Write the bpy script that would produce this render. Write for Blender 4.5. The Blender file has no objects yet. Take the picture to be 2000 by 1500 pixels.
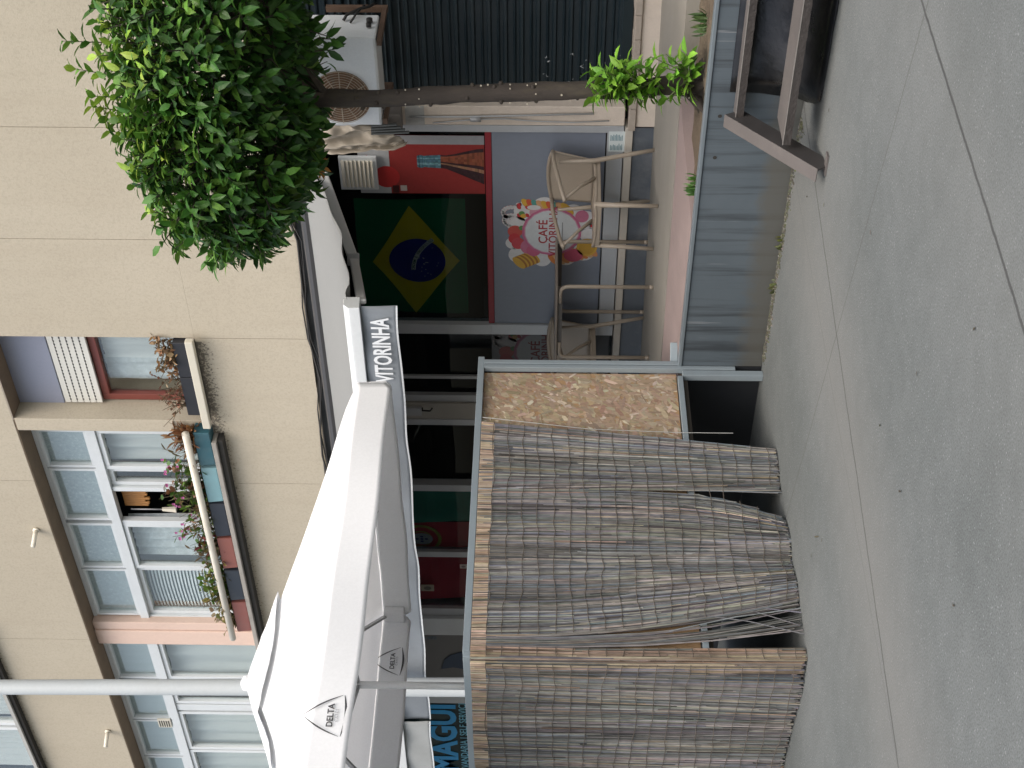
import bpy, math, random
from mathutils import Vector, noise as mn
random.seed(7)
R = random.random
U_ = random.uniform
S = bpy.context.scene
C = S.collection
# ------------------------------------------------------------------ camera model
FOC, EYE, DIST, TH, ROLL, PITCH = 2800.0, 1.5, 9.04, math.radians(43.75), .010, math.atan(51/2800)
Rv = Vector((math.cos(TH), math.sin(TH), 0)); F0 = Vector((-math.sin(TH), math.cos(TH), 0)); Wv = Vector((0, 0, 1))
Fv = F0*math.cos(PITCH)+Wv*math.sin(PITCH); dn = -(Wv*math.cos(PITCH)-F0*math.sin(PITCH))
Vv = (dn+ROLL*Rv).normalized(); Uv = (Rv-ROLL*dn).normalized(); CAM = Vector((0, -DIST, EYE))
def hit(px, py, n, p):
    d = Fv+(750-py)/FOC*Uv+(px-1000)/FOC*Vv
    n = Vector(n)
    return CAM+d*(n.dot(Vector(p)-CAM)/n.dot(d))
def fy(px, py, y=0.): return hit(px, py, (0, 1, 0), (0, y, 0))
def fz(px, py, z=0.): return hit(px, py, (0, 0, 1), (0, 0, z))
def fx(px, py, x): return hit(px, py, (1, 0, 0), (x, 0, 0))
# ------------------------------------------------------------------ materials
def new_mat(name):
    m = bpy.data.materials.new(name); m.use_nodes = True
    nt = m.node_tree; return m, nt, nt.nodes['Principled BSDF'], nt.nodes['Material Output']
def N(nt, t, **kw):
    n = nt.nodes.new(t)
    for k, v in kw.items():
        if k in n.inputs: n.inputs[k].default_value = v
        else: setattr(n, k, v)
    return n
def L(nt, a, b): nt.links.new(a, b)
def ramp(nt, src, stops):
    r = nt.nodes.new('ShaderNodeValToRGB'); e = r.color_ramp.elements
    while len(e) < len(stops): e.new(.5)
    for el, (p, c) in zip(e, stops):
        el.position = p; el.color = (c, c, c, 1) if not hasattr(c, '__len__') else (*c, 1)
    L(nt, src, r.inputs[0]); return r.outputs[0]
def coords(nt, stretch=(1, 1, 1)):
    tc = nt.nodes.new('ShaderNodeTexCoord'); mp = nt.nodes.new('ShaderNodeMapping')
    geo = nt.nodes.new('ShaderNodeNewGeometry')
    mp.inputs['Scale'].default_value = stretch; L(nt, geo.outputs['Position'], mp.inputs[0]); return mp.outputs[0]
def noise_tex(nt, vec, scale, detail=5, rough=.6):
    n = N(nt, 'ShaderNodeTexNoise', Scale=scale, Detail=detail, Roughness=rough); L(nt, vec, n.inputs['Vector']); return n.outputs['Fac']
def mixc(nt, fac, a, b, mode='MIX'):
    m = nt.nodes.new('ShaderNodeMix'); m.data_type = 'RGBA'; m.blend_type = mode
    for i, v in ((0, fac), (6, a), (7, b)):
        if hasattr(v, 'is_output') or isinstance(v, bpy.types.NodeSocket): L(nt, v, m.inputs[i])
        elif i == 0: m.inputs[0].default_value = v
        else: m.inputs[i].default_value = (*v, 1)
    return m.outputs[2]
def M(name, col, rough=.6, var=.12, scale=6, stretch=(1, 1, 1), bump=0, bscale=80, metal=0, dirt=0, dirtcol=(.05, .045, .04), spec=.5, fine=.02, dscale=2.5):
    m, nt, b, o = new_mat(name); v = coords(nt, stretch)
    n1 = noise_tex(nt, v, scale); n2 = noise_tex(nt, v, scale*22, 3)
    c = mixc(nt, n1, [x*(1-var) for x in col], [min(1, x*(1+var)) for x in col])
    if fine: c = mixc(nt, n2, c, [x*(1-3*fine) for x in col]) if False else mixc(nt, ramp(nt, n2, [(.35, 1-2*fine), (.65, 1.)]), (0, 0, 0), c, 'MIX')
    if dirt:
        d = ramp(nt, noise_tex(nt, v, dscale, 8, .7), [(.5, 0.), (.75, dirt)])
        c = mixc(nt, d, c, dirtcol)
    L(nt, c, b.inputs['Base Color']); b.inputs['Metallic'].default_value = metal
    b.inputs['Specular IOR Level'].default_value = spec
    rr = nt.nodes.new('ShaderNodeMapRange'); rr.inputs[3].default_value = max(.02, rough-.1); rr.inputs[4].default_value = min(1, rough+.1)
    L(nt, n1, rr.inputs[0]); L(nt, rr.outputs[0], b.inputs['Roughness'])
    if bump:
        bp = N(nt, 'ShaderNodeBump', Strength=bump, Distance=.01); L(nt, noise_tex(nt, v, bscale, 4), bp.inputs['Height']); L(nt, bp.outputs[0], b.inputs['Normal'])
    return m
def M_attr(name, rough=.5, trans=0., spec=.4, noise_amt=.15, scale=30, stretch=(1, 1, 1)):
    m, nt, b, o = new_mat(name); a = nt.nodes.new('ShaderNodeAttribute'); a.attribute_name = 'Col'
    n = noise_tex(nt, coords(nt, stretch), scale, 4)
    c = mixc(nt, 1., a.outputs['Color'], ramp(nt, n, [(.3, 1-noise_amt), (.7, 1.)]), 'MULTIPLY')
    L(nt, c, b.inputs['Base Color']); b.inputs['Roughness'].default_value = rough; b.inputs['Specular IOR Level'].default_value = spec
    if trans:
        t = nt.nodes.new('ShaderNodeBsdfTranslucent'); L(nt, c, t.inputs[0]); mx = N(nt, 'ShaderNodeMixShader', Fac=trans)
        L(nt, b.outputs[0], mx.inputs[1]); L(nt, t.outputs[0], mx.inputs[2]); L(nt, mx.outputs[0], o.inputs[0])
    return m
def M_cloth(name, col, trans=.35, rough=.8, var=.06, scale=3, bump=.15):
    m = M(name, col, rough, var, scale, bump=bump, bscale=9, fine=.02, spec=.2); nt = m.node_tree; b = nt.nodes['Principled BSDF']; o = nt.nodes['Material Output']
    t = nt.nodes.new('ShaderNodeBsdfTranslucent'); src = b.inputs['Base Color'].links[0].from_socket
    L(nt, src, t.inputs[0]); mx = N(nt, 'ShaderNodeMixShader', Fac=trans); L(nt, b.outputs[0], mx.inputs[1]); L(nt, t.outputs[0], mx.inputs[2]); L(nt, mx.outputs[0], o.inputs[0]); return m
def M_glass(name, tint, refl=.06, rough=.02, ior=1.45, gain=1.):
    m, nt, b, o = new_mat(name); nt.nodes.remove(b)
    t = nt.nodes.new('ShaderNodeBsdfTransparent'); t.inputs[0].default_value = (*tint, 1)
    g = nt.nodes.new('ShaderNodeBsdfGlossy'); g.inputs['Roughness'].default_value = rough
    g.inputs[0].default_value = (1, .98, .94, 1)
    fr0 = N(nt, 'ShaderNodeLayerWeight', Blend=.5); fr = N(nt, 'ShaderNodeMath', operation='POWER'); L(nt, fr0.outputs['Facing'], fr.inputs[0]); fr.inputs[1].default_value = 4.; mu = N(nt, 'ShaderNodeMath', operation='MULTIPLY_ADD'); mu.inputs[1].default_value = gain; mu.inputs[2].default_value = refl
    mu.use_clamp = True
    L(nt, fr.outputs[0], mu.inputs[0]); mx = nt.nodes.new('ShaderNodeMixShader'); L(nt, mu.outputs[0], mx.inputs[0])
    L(nt, t.outputs[0], mx.inputs[1]); L(nt, g.outputs[0], mx.inputs[2]); L(nt, mx.outputs[0], o.inputs[0]); return m
# ------------------------------------------------------------------ mesh builder
class MB:
    def __init__(s): s.v = []; s.f = []; s.c = []
    def face(s, pts, col=None):
        k = len(s.v); s.v += [Vector(p) for p in pts]; s.f.append(tuple(range(k, k+len(pts)))); s.c.append(col)
    def box(s, x0, x1, y0, y1, z0, z1, col=None):
        x0, x1 = min(x0, x1), max(x0, x1); y0, y1 = min(y0, y1), max(y0, y1); z0, z1 = min(z0, z1), max(z0, z1)
        k = len(s.v); s.v += [Vector(p) for p in ((x0, y0, z0), (x1, y0, z0), (x1, y1, z0), (x0, y1, z0), (x0, y0, z1), (x1, y0, z1), (x1, y1, z1), (x0, y1, z1))]
        for q in ((0, 3, 2, 1), (4, 5, 6, 7), (0, 1, 5, 4), (1, 2, 6, 5), (2, 3, 7, 6), (3, 0, 4, 7)):
            s.f.append(tuple(k+i for i in q)); s.c.append(col)
        return s
    def hexa(s, b, t, col=None):                                   # bottom quad, top quad
        k = len(s.v); s.v += [Vector(p) for p in list(b)+list(t)]; n = len(b)
        s.f.append(tuple(k+i for i in range(n))[::-1]); s.f.append(tuple(k+n+i for i in range(n))); s.c += [col, col]
        for i in range(n): s.f.append((k+i, k+(i+1) % n, k+n+(i+1) % n, k+n+i)); s.c.append(col)
        return s
    def tube(s, pts, r, n=8, col=None, cap=True, flat=None, rot=0.):
        pts = [Vector(p) for p in pts]; rs = r if hasattr(r, '__len__') else [r]*len(pts); k0 = len(s.v); up = None
        for i, p in enumerate(pts):
            d = (pts[min(i+1, len(pts)-1)]-pts[max(i-1, 0)]).normalized()
            if up is None:
                a = Vector((0, 0, 1)) if abs(d.z) < .9 else Vector((0, 1, 0)); up = (a-d*a.dot(d)).normalized()
            else: up = (up-d*up.dot(d)).normalized()
            sd = d.cross(up)
            for j in range(n):
                t = 2*math.pi*j/n+rot; q = rs[i]; w = q*(flat or 1)
                s.v.append(p+up*(math.sin(t)*q)+sd*(math.cos(t)*w))
        for i in range(len(pts)-1):
            for j in range(n):
                a = k0+i*n+j; b = k0+i*n+(j+1) % n; s.f.append((a, b, b+n, a+n)); s.c.append(col)
        if cap:
            s.f.append(tuple(k0+j for j in range(n))[::-1]); s.f.append(tuple(k0+(len(pts)-1)*n+j for j in range(n))); s.c += [col, col]
        return s
    def beam(s, a, b, w, h, col=None):                              # square tube from a to b, w across, h upright
        a, b = Vector(a), Vector(b); d = (b-a).normalized(); up = Vector((0, 0, 1)) if abs(d.z) < .95 else Vector((0, 1, 0))
        sd = d.cross(up).normalized(); up = sd.cross(d).normalized()
        q = [sd*(-w/2)+up*(-h/2), sd*(w/2)+up*(-h/2), sd*(w/2)+up*(h/2), sd*(-w/2)+up*(h/2)]
        return s.hexa([a+x for x in q], [b+x for x in q], col)
    def grid(s, nu, nv, fn, col=None, thick=None):
        k = len(s.v)
        for i in range(nu+1):
            for j in range(nv+1): s.v.append(Vector(fn(i/nu, j/nv)))
        for i in range(nu):
            for j in range(nv):
                a = k+i*(nv+1)+j; s.f.append((a, a+nv+1, a+nv+2, a+1)); s.c.append(col)
        return s
    def disc(s, c, xd, yd, rx, ry, n=28, col=None, a0=0, a1=2*math.pi):
        c = Vector(c); xd = Vector(xd); yd = Vector(yd)
        s.face([c+xd*(rx*math.cos(a0+(a1-a0)*i/n))+yd*(ry*math.sin(a0+(a1-a0)*i/n)) for i in range(n+(1 if a1-a0 < 6.2 else 0))], col)
        return s
    def build(s, name, mat, parent=None, smooth=False, bevel=0., solid=0.):
        off = Vector((0, 0, 0)); q = parent
        while q: off += q.location; q = q.parent
        me = bpy.data.meshes.new(name); me.from_pydata([v-off for v in s.v], [], s.f)
        me.materials.append(mat)
        if any(c is not None for c in s.c):
            ca = me.color_attributes.new('Col', 'FLOAT_COLOR', 'CORNER'); i = 0; flat = []
            for f, c in zip(s.f, s.c): flat += list((*(c or (.5, .5, .5)), 1.))*len(f)
            ca.data.foreach_set('color', flat)
        if smooth: me.polygons.foreach_set('use_smooth', [True]*len(me.polygons))
        me.update(); o = bpy.data.objects.new(name, me); C.objects.link(o)
        if parent: o.parent = parent
        if bevel:
            m = o.modifiers.new('b', 'BEVEL'); m.width = bevel; m.segments = 2; m.limit_method = 'ANGLE'; m.angle_limit = .6
        if solid:
            m = o.modifiers.new('s', 'SOLIDIFY'); m.thickness = solid
        return o
def tag(o, label=None, cat=None, group=None, kind=None):
    for k, v in (('label', label), ('category', cat), ('group', group), ('kind', kind)):
        if v: o[k] = v
    return o
def thing(name, label, cat, loc=(0, 0, 0), group=None):
    o = bpy.data.objects.new(name, None); C.objects.link(o); o.location = loc; o.empty_display_size = .2
    return tag(o, label, cat, group)
def text_mesh(s, size, org, xd, up, mat, parent, name='lettering', bold=.0, sx=1., extrude=.0008, align='CENTER', spacing=1.):
    cu = bpy.data.curves.new(name, 'FONT'); cu.body = s; cu.size = size; cu.offset = bold*size; cu.extrude = extrude; cu.align_x = align; cu.align_y = 'CENTER'; cu.space_character = spacing; cu.resolution_u = 3
    ob = bpy.data.objects.new('t', cu); C.objects.link(ob); dg = bpy.context.evaluated_depsgraph_get()
    me = bpy.data.meshes.new_from_object(ob.evaluated_get(dg)); bpy.data.objects.remove(ob)
    xd, up = Vector(xd).normalized(), Vector(up).normalized(); nn = xd.cross(up); off = Vector((0, 0, 0)); q = parent
    while q: off += q.location; q = q.parent
    for v in me.vertices: v.co = Vector(org)+xd*(v.co.x*sx)+up*v.co.y+nn*v.co.z-off
    me.name = name; me.materials.clear(); me.materials.append(mat); o = bpy.data.objects.new(name, me); C.objects.link(o)
    if parent: o.parent = parent
    return o
X, Y, Z = Vector((1, 0, 0)), Vector((0, 1, 0)), Vector((0, 0, 1))
exec_order = []
#@@MATS
white_al = M('white_aluminium', (.62, .66, .68), .35, .05, 4, dirt=.18, dirtcol=(.35, .34, .32))
grey_al = M('grey_aluminium', (.42, .43, .44), .4, .06, 5, metal=.3, dirt=.3, dirtcol=(.2, .19, .18))
black_m = M('black_void', (.012, .013, .015), .7, .2, 4)
dark_in = M('dark_interior', (.02, .022, .026), .8, .3, 2)
beige_plaster = M('beige_plaster', (.62, .54, .46), .85, .08, 3, bump=.25, dirt=.35, dirtcol=(.3, .26, .21))
pink_plaster = M('pink_plaster', (.66, .50, .42), .85, .06, 3, bump=.2, dirt=.25, dirtcol=(.4, .3, .25), stretch=(1, 1, .5))
stone_trim = M('stone_trim', (.36, .31, .26), .85, .25, 10, bump=.5, bscale=40)
cream = M('cream_paint', (.72, .68, .58), .5, .06, 5, dirt=.2, dirtcol=(.4, .36, .3))
glass_shop = M_glass('shop_glass', (.66, .70, .72), .013, gain=.25)
glass_flat = M_glass('flat_glass', (.92, .95, .95), .08, gain=.7)
patterned = M('patterned_glass', (.42, .47, .49), .25, .3, 34, bump=.4, bscale=60)
curtain_m = M_cloth('white_curtain', (.80, .82, .82), .3)
lace_m = M('lace_curtain', (.62, .66, .68), .8, .45, 14, fine=.1)
black_line = M('dark_gap', (.03, .028, .025), .9, .2, 8)
rust_m = M('rusty_steel', (.11, .07, .048), .8, .4, 14, bump=.3)
plinth_m = M('dark_plinth', (.10, .115, .135), .4, .15, 4, dirt=.5, dirtcol=(.3, .3, .3))
#@@END
def concrete_wall():
    m, nt, b, o = new_mat('beige_concrete'); v = coords(nt)
    n1 = noise_tex(nt, v, 1.1, 6, .6); n2 = noise_tex(nt, v, 55, 4, .7); n3 = noise_tex(nt, coords(nt, (6, 6, .5)), 1.2, 5, .6)
    c = mixc(nt, n1, (.41, .365, .285), (.48, .435, .35)); c = mixc(nt, ramp(nt, n2, [(.3, .86), (.62, 1.04)]), (0, 0, 0), c)
    c = mixc(nt, ramp(nt, n3, [(.5, 0.), (.8, .30)]), c, (.36, .31, .24))
    geo = nt.nodes.new('ShaderNodeNewGeometry'); sp = nt.nodes.new('ShaderNodeSeparateXYZ'); L(nt, geo.outputs['Position'], sp.inputs[0])
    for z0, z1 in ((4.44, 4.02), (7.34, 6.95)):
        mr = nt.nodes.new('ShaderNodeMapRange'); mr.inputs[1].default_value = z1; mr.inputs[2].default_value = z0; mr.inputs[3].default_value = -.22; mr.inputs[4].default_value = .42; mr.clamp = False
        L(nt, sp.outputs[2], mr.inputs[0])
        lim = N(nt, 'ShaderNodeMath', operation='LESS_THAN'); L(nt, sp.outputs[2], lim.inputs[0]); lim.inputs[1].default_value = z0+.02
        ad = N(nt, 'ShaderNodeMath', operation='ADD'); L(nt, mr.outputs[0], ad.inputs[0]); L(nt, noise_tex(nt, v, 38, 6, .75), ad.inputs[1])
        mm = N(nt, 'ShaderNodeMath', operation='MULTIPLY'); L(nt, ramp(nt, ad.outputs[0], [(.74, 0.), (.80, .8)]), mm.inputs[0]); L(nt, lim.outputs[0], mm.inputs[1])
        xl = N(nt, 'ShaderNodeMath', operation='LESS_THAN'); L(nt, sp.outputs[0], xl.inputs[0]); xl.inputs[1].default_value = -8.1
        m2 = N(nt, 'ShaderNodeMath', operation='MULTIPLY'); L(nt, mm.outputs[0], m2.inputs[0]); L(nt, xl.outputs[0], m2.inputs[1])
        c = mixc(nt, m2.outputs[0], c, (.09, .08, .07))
    L(nt, c, b.inputs['Base Color']); b.inputs['Roughness'].default_value = .9; b.inputs['Specular IOR Level'].default_value = .2
    bp = N(nt, 'ShaderNodeBump', Strength=.35, Distance=.006); L(nt, noise_tex(nt, v, 90, 3), bp.inputs['Height']); L(nt, bp.outputs[0], b.inputs['Normal'])
    return m
wall_m = concrete_wall()
def ground_mat():
    m, nt, b, o = new_mat('street_concrete'); v = coords(nt)
    n1 = noise_tex(nt, v, .8, 6, .62); n2 = noise_tex(nt, v, 120, 3, .8); n3 = noise_tex(nt, v, 7, 6, .7)
    c = mixc(nt, ramp(nt, n1, [(.35, 0.), (.65, 1.)]), (.120, .131, .128), (.152, .163, .160))
    c = mixc(nt, ramp(nt, n3, [(.4, .92), (.62, 1.03)]), (0, 0, 0), c)
    c = mixc(nt, ramp(nt, n2, [(.36, .55), (.60, 1.07)]), (0, 0, 0), c)
    vo = N(nt, 'ShaderNodeTexVoronoi', Scale=40.); L(nt, v, vo.inputs['Vector'])
    c = mixc(nt, ramp(nt, vo.outputs['Distance'], [(.09, .5), (.17, 0.)]), c, (.30, .315, .31))
    vo2 = N(nt, 'ShaderNodeTexVoronoi', Scale=21.); L(nt, v, vo2.inputs['Vector'])
    c = mixc(nt, ramp(nt, vo2.outputs['Distance'], [(.04, .7), (.08, 0.)]), c, (.08, .08, .075))
    geo = nt.nodes.new('ShaderNodeNewGeometry')
    def line(p, q, w, dark, soft, col, amp=.02):
        nonlocal c
        p, q = fz(*p), fz(*q); d = (q-p).normalized(); n = Vector((-d.y, d.x, 0)); k = -n.dot(p)
        dt = N(nt, 'ShaderNodeVectorMath', operation='DOT_PRODUCT'); L(nt, geo.outputs['Position'], dt.inputs[0]); dt.inputs[1].default_value = n
        a = N(nt, 'ShaderNodeMath', operation='ADD'); L(nt, dt.outputs['Value'], a.inputs[0]); a.inputs[1].default_value = k-amp*.5
        nz = N(nt, 'ShaderNodeMath', operation='MULTIPLY_ADD'); L(nt, noise_tex(nt, v, 5, 5, .7), nz.inputs[0]); nz.inputs[1].default_value = amp; L(nt, a.outputs[0], nz.inputs[2])
        ab = N(nt, 'ShaderNodeMath', operation='ABSOLUTE'); L(nt, nz.outputs[0], ab.inputs[0])
        sc = N(nt, 'ShaderNodeMath', operation='DIVIDE'); L(nt, ab.outputs[0], sc.inputs[0]); sc.inputs[1].default_value = w*4
        c = mixc(nt, ramp(nt, sc.outputs[0], [(.25*(1-soft), dark), (.25+.75*soft, 0.)]), c, col)
    line((1905, 350), (2000, 640), .22, .2, 1., (.172, .171, .158), .12)
    line((1640, 640), (1700, 1260), .2, .22, 1., (.172, .171, .158), .12)
    line((1560, 420), (1615, 690), .16, .4, 1., (.165, .162, .150), .1)
    line((1815, 50), (2000, 645), .007, .8, .25, (.04, .04, .038), .03)
    line((1625, 590), (1755, 1500), .006, .75, .25, (.05, .05, .047), .03)
    line((1530, 1030), (1640, 630), .004, .6, .3, (.07, .07, .065), .02)
    line((1590, 560), (1625, 760), .004, .4, .3, (.09, .09, .085), .02)
    L(nt, c, b.inputs['Base Color']); b.inputs['Roughness'].default_value = .85; b.inputs['Specular IOR Level'].default_value = .3
    bp = N(nt, 'ShaderNodeBump', Strength=.5, Distance=.004); L(nt, n2, bp.inputs['Height']); L(nt, bp.outputs[0], b.inputs['Normal'])
    return m
def streaked_metal():
    m, nt, b, o = new_mat('blue_grey_sheet'); v = coords(nt, (9, 9, .35)); v1 = coords(nt)
    n1 = noise_tex(nt, v, 2, 6, .65); n2 = noise_tex(nt, v1, 3, 6)
    c = mixc(nt, n2, (.075, .096, .112), (.112, .134, .152)); c = mixc(nt, ramp(nt, n1, [(.48, 0.), (.66, .75)]), c, (.035, .04, .045))
    c = mixc(nt, ramp(nt, noise_tex(nt, coords(nt, (30, 30, .8)), 1.3, 3), [(.66, 0.), (.7, .4)]), c, (.40, .41, .42))
    geo = nt.nodes.new('ShaderNodeNewGeometry'); sp = nt.nodes.new('ShaderNodeSeparateXYZ'); L(nt, geo.outputs['Position'], sp.inputs[0])
    ad = N(nt, 'ShaderNodeMath', operation='MULTIPLY_ADD'); L(nt, noise_tex(nt, v1, 6, 6, .7), ad.inputs[0]); ad.inputs[1].default_value = -.22; L(nt, sp.outputs[2], ad.inputs[2])
    c = mixc(nt, ramp(nt, ad.outputs[0], [(-.02+.02, .75), (.09, 0.)]), c, (.10, .095, .08))
    L(nt, c, b.inputs['Base Color']); b.inputs['Roughness'].default_value = .42; b.inputs['Metallic'].default_value = .15
    bp = N(nt, 'ShaderNodeBump', Strength=.2, Distance=.02); L(nt, noise_tex(nt, coords(nt, (3, 3, .6)), 1.2, 2), bp.inputs['Height']); L(nt, bp.outputs[0], b.inputs['Normal'])
    return m
sheet_m = streaked_metal()

# ------------------------------------------------------------------ the setting: ground, terrace
g = MB(); g.face([(-60, -60, 0), (60, -60, 0), (60, 60, 0), (-60, 60, 0)]); tag(g.build('street', ground_mat()), kind='structure')
def floor_z(x, y): return .655+.0133*(x+6.4)+.03*y
XL, XRr = -16., -1.0
tf = MB()
for a, b_ in ((XL, XRr),):
    tf.hexa([(a, -1.33, .45), (b_, -1.33, .45), (b_, .3, .45), (a, .3, .45)], [(a, -1.33, floor_z(a, -1.33)), (b_, -1.33, floor_z(b_, -1.33)), (b_, .3, floor_z(b_, .3)), (a, .3, floor_z(a, .3))])
tag(tf.build('terrace_floor', M('terrace_concrete', (.24, .225, .195), .8, .2, 2.2, bump=.2, dirt=.35, dirtcol=(.2, .18, .15), stretch=(.6, 2, 1))), kind='structure')
pk = MB(); x1 = -5.5
pk.hexa([(XL, -1.94, .44), (x1, -1.94, .44), (-4.9, -1.33, .44), (XL, -1.33, .44)], [(XL, -1.94, .552), (x1, -1.94, .552), (-4.9, -1.33, floor_z(-4.9, -1.33)-.006), (XL, -1.33, floor_z(XL, -1.33)-.006)])
tag(pk.build('pink_paving', M('pink_paving', (.225, .175, .165), .85, .15, 5, bump=.25, dirt=.3, dirtcol=(.3, .24, .22))), kind='structure')
sb = MB(); sb.grid(40, 10, lambda u, v: (-5.5+u*4.5, -1.94+v*.62, .535+.03*mn.noise(Vector((u*30, v*5, 2)))+.02*v))
tag(sb.build('planting_bed', M('soil', (.10, .075, .05), .95, .4, 20, bump=.8, bscale=50, dirt=.5, dirtcol=(.2, .17, .12)), smooth=True), kind='structure')
# metal terrace wall
tw = thing('terrace_wall', 'low blue-grey sheet metal wall with dark streaks edging the terrace', 'wall', (-5, -1.95, 0))
w = MB()
xs = [-16., -6.58, -3.6, XRr]
for a, b_ in zip(xs[1:-1], xs[2:]): w.box(a+.001, b_-.001, -1.975, -1.945, .0, .535)
w.build('sheet', sheet_m, tw, bevel=.004)
w = MB(); w.box(-6.58, XRr, -1.985, -1.915, .537, .560); w.build('capping', M('cap_metal', (.16, .19, .21), .4, .1, 6, metal=.2), tw, bevel=.004)
w = MB(); w.box(-16, -6.585, -1.975, -1.945, 0, .54); w.build('shaded_sheet', M('deck_shade_black', (.02, .022, .026), .45, .3, 3), tw)  # same metal wall running on; the shade under the deck is in its colour
w = MB()
for p in ((1406, 227), (1396, 308)): q = fy(*p, -1.978); w.disc(q, X, Z, .012, .012, 12)
w.build('bolt_hole', black_line, tw)
#@@STAIRS
st = thing('steel_steps', 'brown steel steps with two checkered treads against the terrace wall', 'steps', (-4.2, -2.2, 0))
brown = M('brown_steel', (.125, .112, .105), .55, .15, 6, bump=.15, metal=.2, dirt=.3, dirtcol=(.3, .27, .24))
chk = M('checker_edge', (.062, .054, .05), .5, .45, 26, bump=.5, bscale=75, metal=.3, fine=.1)
def tread(z, yb, yf, xl, skew):
    t = MB(); t.hexa([(xl, yb, z-.012), (XRr, yb-skew*(XRr-xl), z-.012), (XRr, yf-skew*(XRr-xl), z-.012), (xl, yf, z-.012)][::-1], [(xl, yb, z), (XRr, yb-skew*(XRr-xl), z), (XRr, yf-skew*(XRr-xl), z), (xl, yf, z)][::-1])
    o = t.build('tread', brown, st, bevel=.003)
    t = MB(); n = 120; pa = []
    for i in range(n+1):
        x = xl+(XRr-xl)*i/n; pa.append((x, yf-.003-skew*(x-xl), z+.0015+.0012*math.sin(i*2.1)))
    for i in range(n):
        a, b_ = Vector(pa[i]), Vector(pa[i+1]); t.hexa([a+Vector((0, 0, -.043)), b_+Vector((0, 0, -.043)), b_+Vector((0, .0025, -.043)), a+Vector((0, .0025, -.043))], [a, b_, b_+Vector((0, .0025, 0)), a+Vector((0, .0025, 0))])
    t.build('tread_edge', chk, o); t = MB(); t.box(xl, XRr, yf-.0045, yf-.0005, z-.001, z+.0035); t.build('nosing_highlight', M('highlight_steel', (.30, .28, .26), .4, .3, 30, metal=.4), o)  # pale strip paints the highlight along the tread's front edge
tread(.395, -1.99, -2.10, -4.565, -.0)
tread(.20, -2.30, -2.565, -4.40, .0)
t = MB(); A, B = Vector((-4.55, -2.03, .40)), Vector((-4.38, -2.80, .0))
d = (B-A).normalized(); nrm = d.cross(X).normalized()
for side in (0,):
    q = [Vector((-.006, 0, 0)), Vector((.006, 0, 0))]
    h = nrm*.055
    t.hexa([A-q[1]-h, A+q[1]-h, A+q[1]+h, A-q[1]+h], [B-q[1]-h, B+q[1]-h, B+q[1]+h, B-q[1]+h])
    t.build('stringer_web', M('dark_steel', (.05, .046, .045), .5, .3, 8, metal=.2), st)
    t = MB(); e_ = Vector((.075, 0, 0)); up_ = h if h.z > 0 else -h
    t.hexa([A+q[1]*1.3+up_, A-e_+up_, A-e_+up_*1.12, A+q[1]*1.3+up_*1.12], [B+q[1]*1.3+up_, B-e_+up_, B-e_+up_*1.12, B+q[1]*1.3+up_*1.12])
t.build('stringer', brown, st, bevel=.002)
t = MB(); t.box(-4.42, -4.30, -2.82, -2.77, .001, .010); t.build('foot_plate', brown, st)
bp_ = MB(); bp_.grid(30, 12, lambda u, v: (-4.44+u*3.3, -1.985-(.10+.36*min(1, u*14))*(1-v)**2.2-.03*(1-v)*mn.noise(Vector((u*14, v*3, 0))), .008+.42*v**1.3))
tag(bp_.build('step_shade_sheet', M('step_shade_black', (.006, .0065, .0075), .3, .4, 4, bump=.6, bscale=6, dirt=.3, dirtcol=(.1, .1, .1)), smooth=True, solid=.003), 'added glossy black sheet standing in for shade behind the steel steps', 'shade sheet')  # added sheet; its near-black carries the shade under and behind the treads
#@@BUILDING
bd = thing('apartment_building', 'beige concrete apartment block with recessed white windows above the shops', 'building', (-9, 1, 0))
YW = -.10                       # outer face of upper concrete
ZB, ZS, ZT, ZS2 = 3.425, 4.40, 6.19, 7.30
joints = [-5.965, -7.015, -8.06, -9.87, -12.34, -14.9, -17.5]
p = MB()
edges = [-1.0, -3.4, -4.9]+joints
for a, b_ in zip(edges[:-1], edges[1:]):
    p.box(a-.0025, b_+.0025, YW, .10, ZB, ZS)                        # band below the windows
    if b_ > -8.1: p.box(a-.0025, b_+.0025, YW, .10, ZS+.001, 10.5)
    else: p.box(a-.0025, b_+.0025, YW, .10, ZT, ZS2)
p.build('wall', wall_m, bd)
p = MB(); p.box(-17.5, -1, .101, .5, ZB+.02, ZS-.01); p.box(-8.1, -1, .101, .5, ZS, 10.4); p.box(-17.5, -8.07, .101, .5, ZT+.02, ZS2-.02)
p.build('wall_core', black_line, bd)
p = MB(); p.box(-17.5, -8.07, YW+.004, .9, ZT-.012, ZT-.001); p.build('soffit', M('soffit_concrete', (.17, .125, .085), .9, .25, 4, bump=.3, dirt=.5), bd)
p = MB(); p.box(-17.5, -8.08, YW+.006, .9, ZS+.001, ZS+.018); p.box(-17.5, -8.08, YW+.006, .9, ZS2+.001, ZS2+.018); p.build('sill_slab', stone_trim, bd)
p = MB(); p.box(-9.20, -9.05, YW+.003, .5, ZS+.02, ZT-.013); p.build('pilaster', wall_m, bd, bevel=.006)
p = MB(); p.box(-9.065, -8.03, YW+.001, YW+.004, ZT-.01, ZT-.002); p.build('lintel_edge', stone_trim, bd)
p = MB(); p.box(-12.36, -12.235, .05, .5, ZS+.02, ZT-.013); p.box(-12.60, -12.365, .035, .5, ZS+.02, ZT-.013); p.build('pink_pilaster', pink_plaster, bd, bevel=.01)
p = MB(); p.box(-17.5, -9.2, -.235, YW-.002, ZS-.035, ZS+.008); p.build('ledge', M('ledge_grey', (.33, .31, .28), .8, .2, 6, dirt=.5), bd, bevel=.005)
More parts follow.
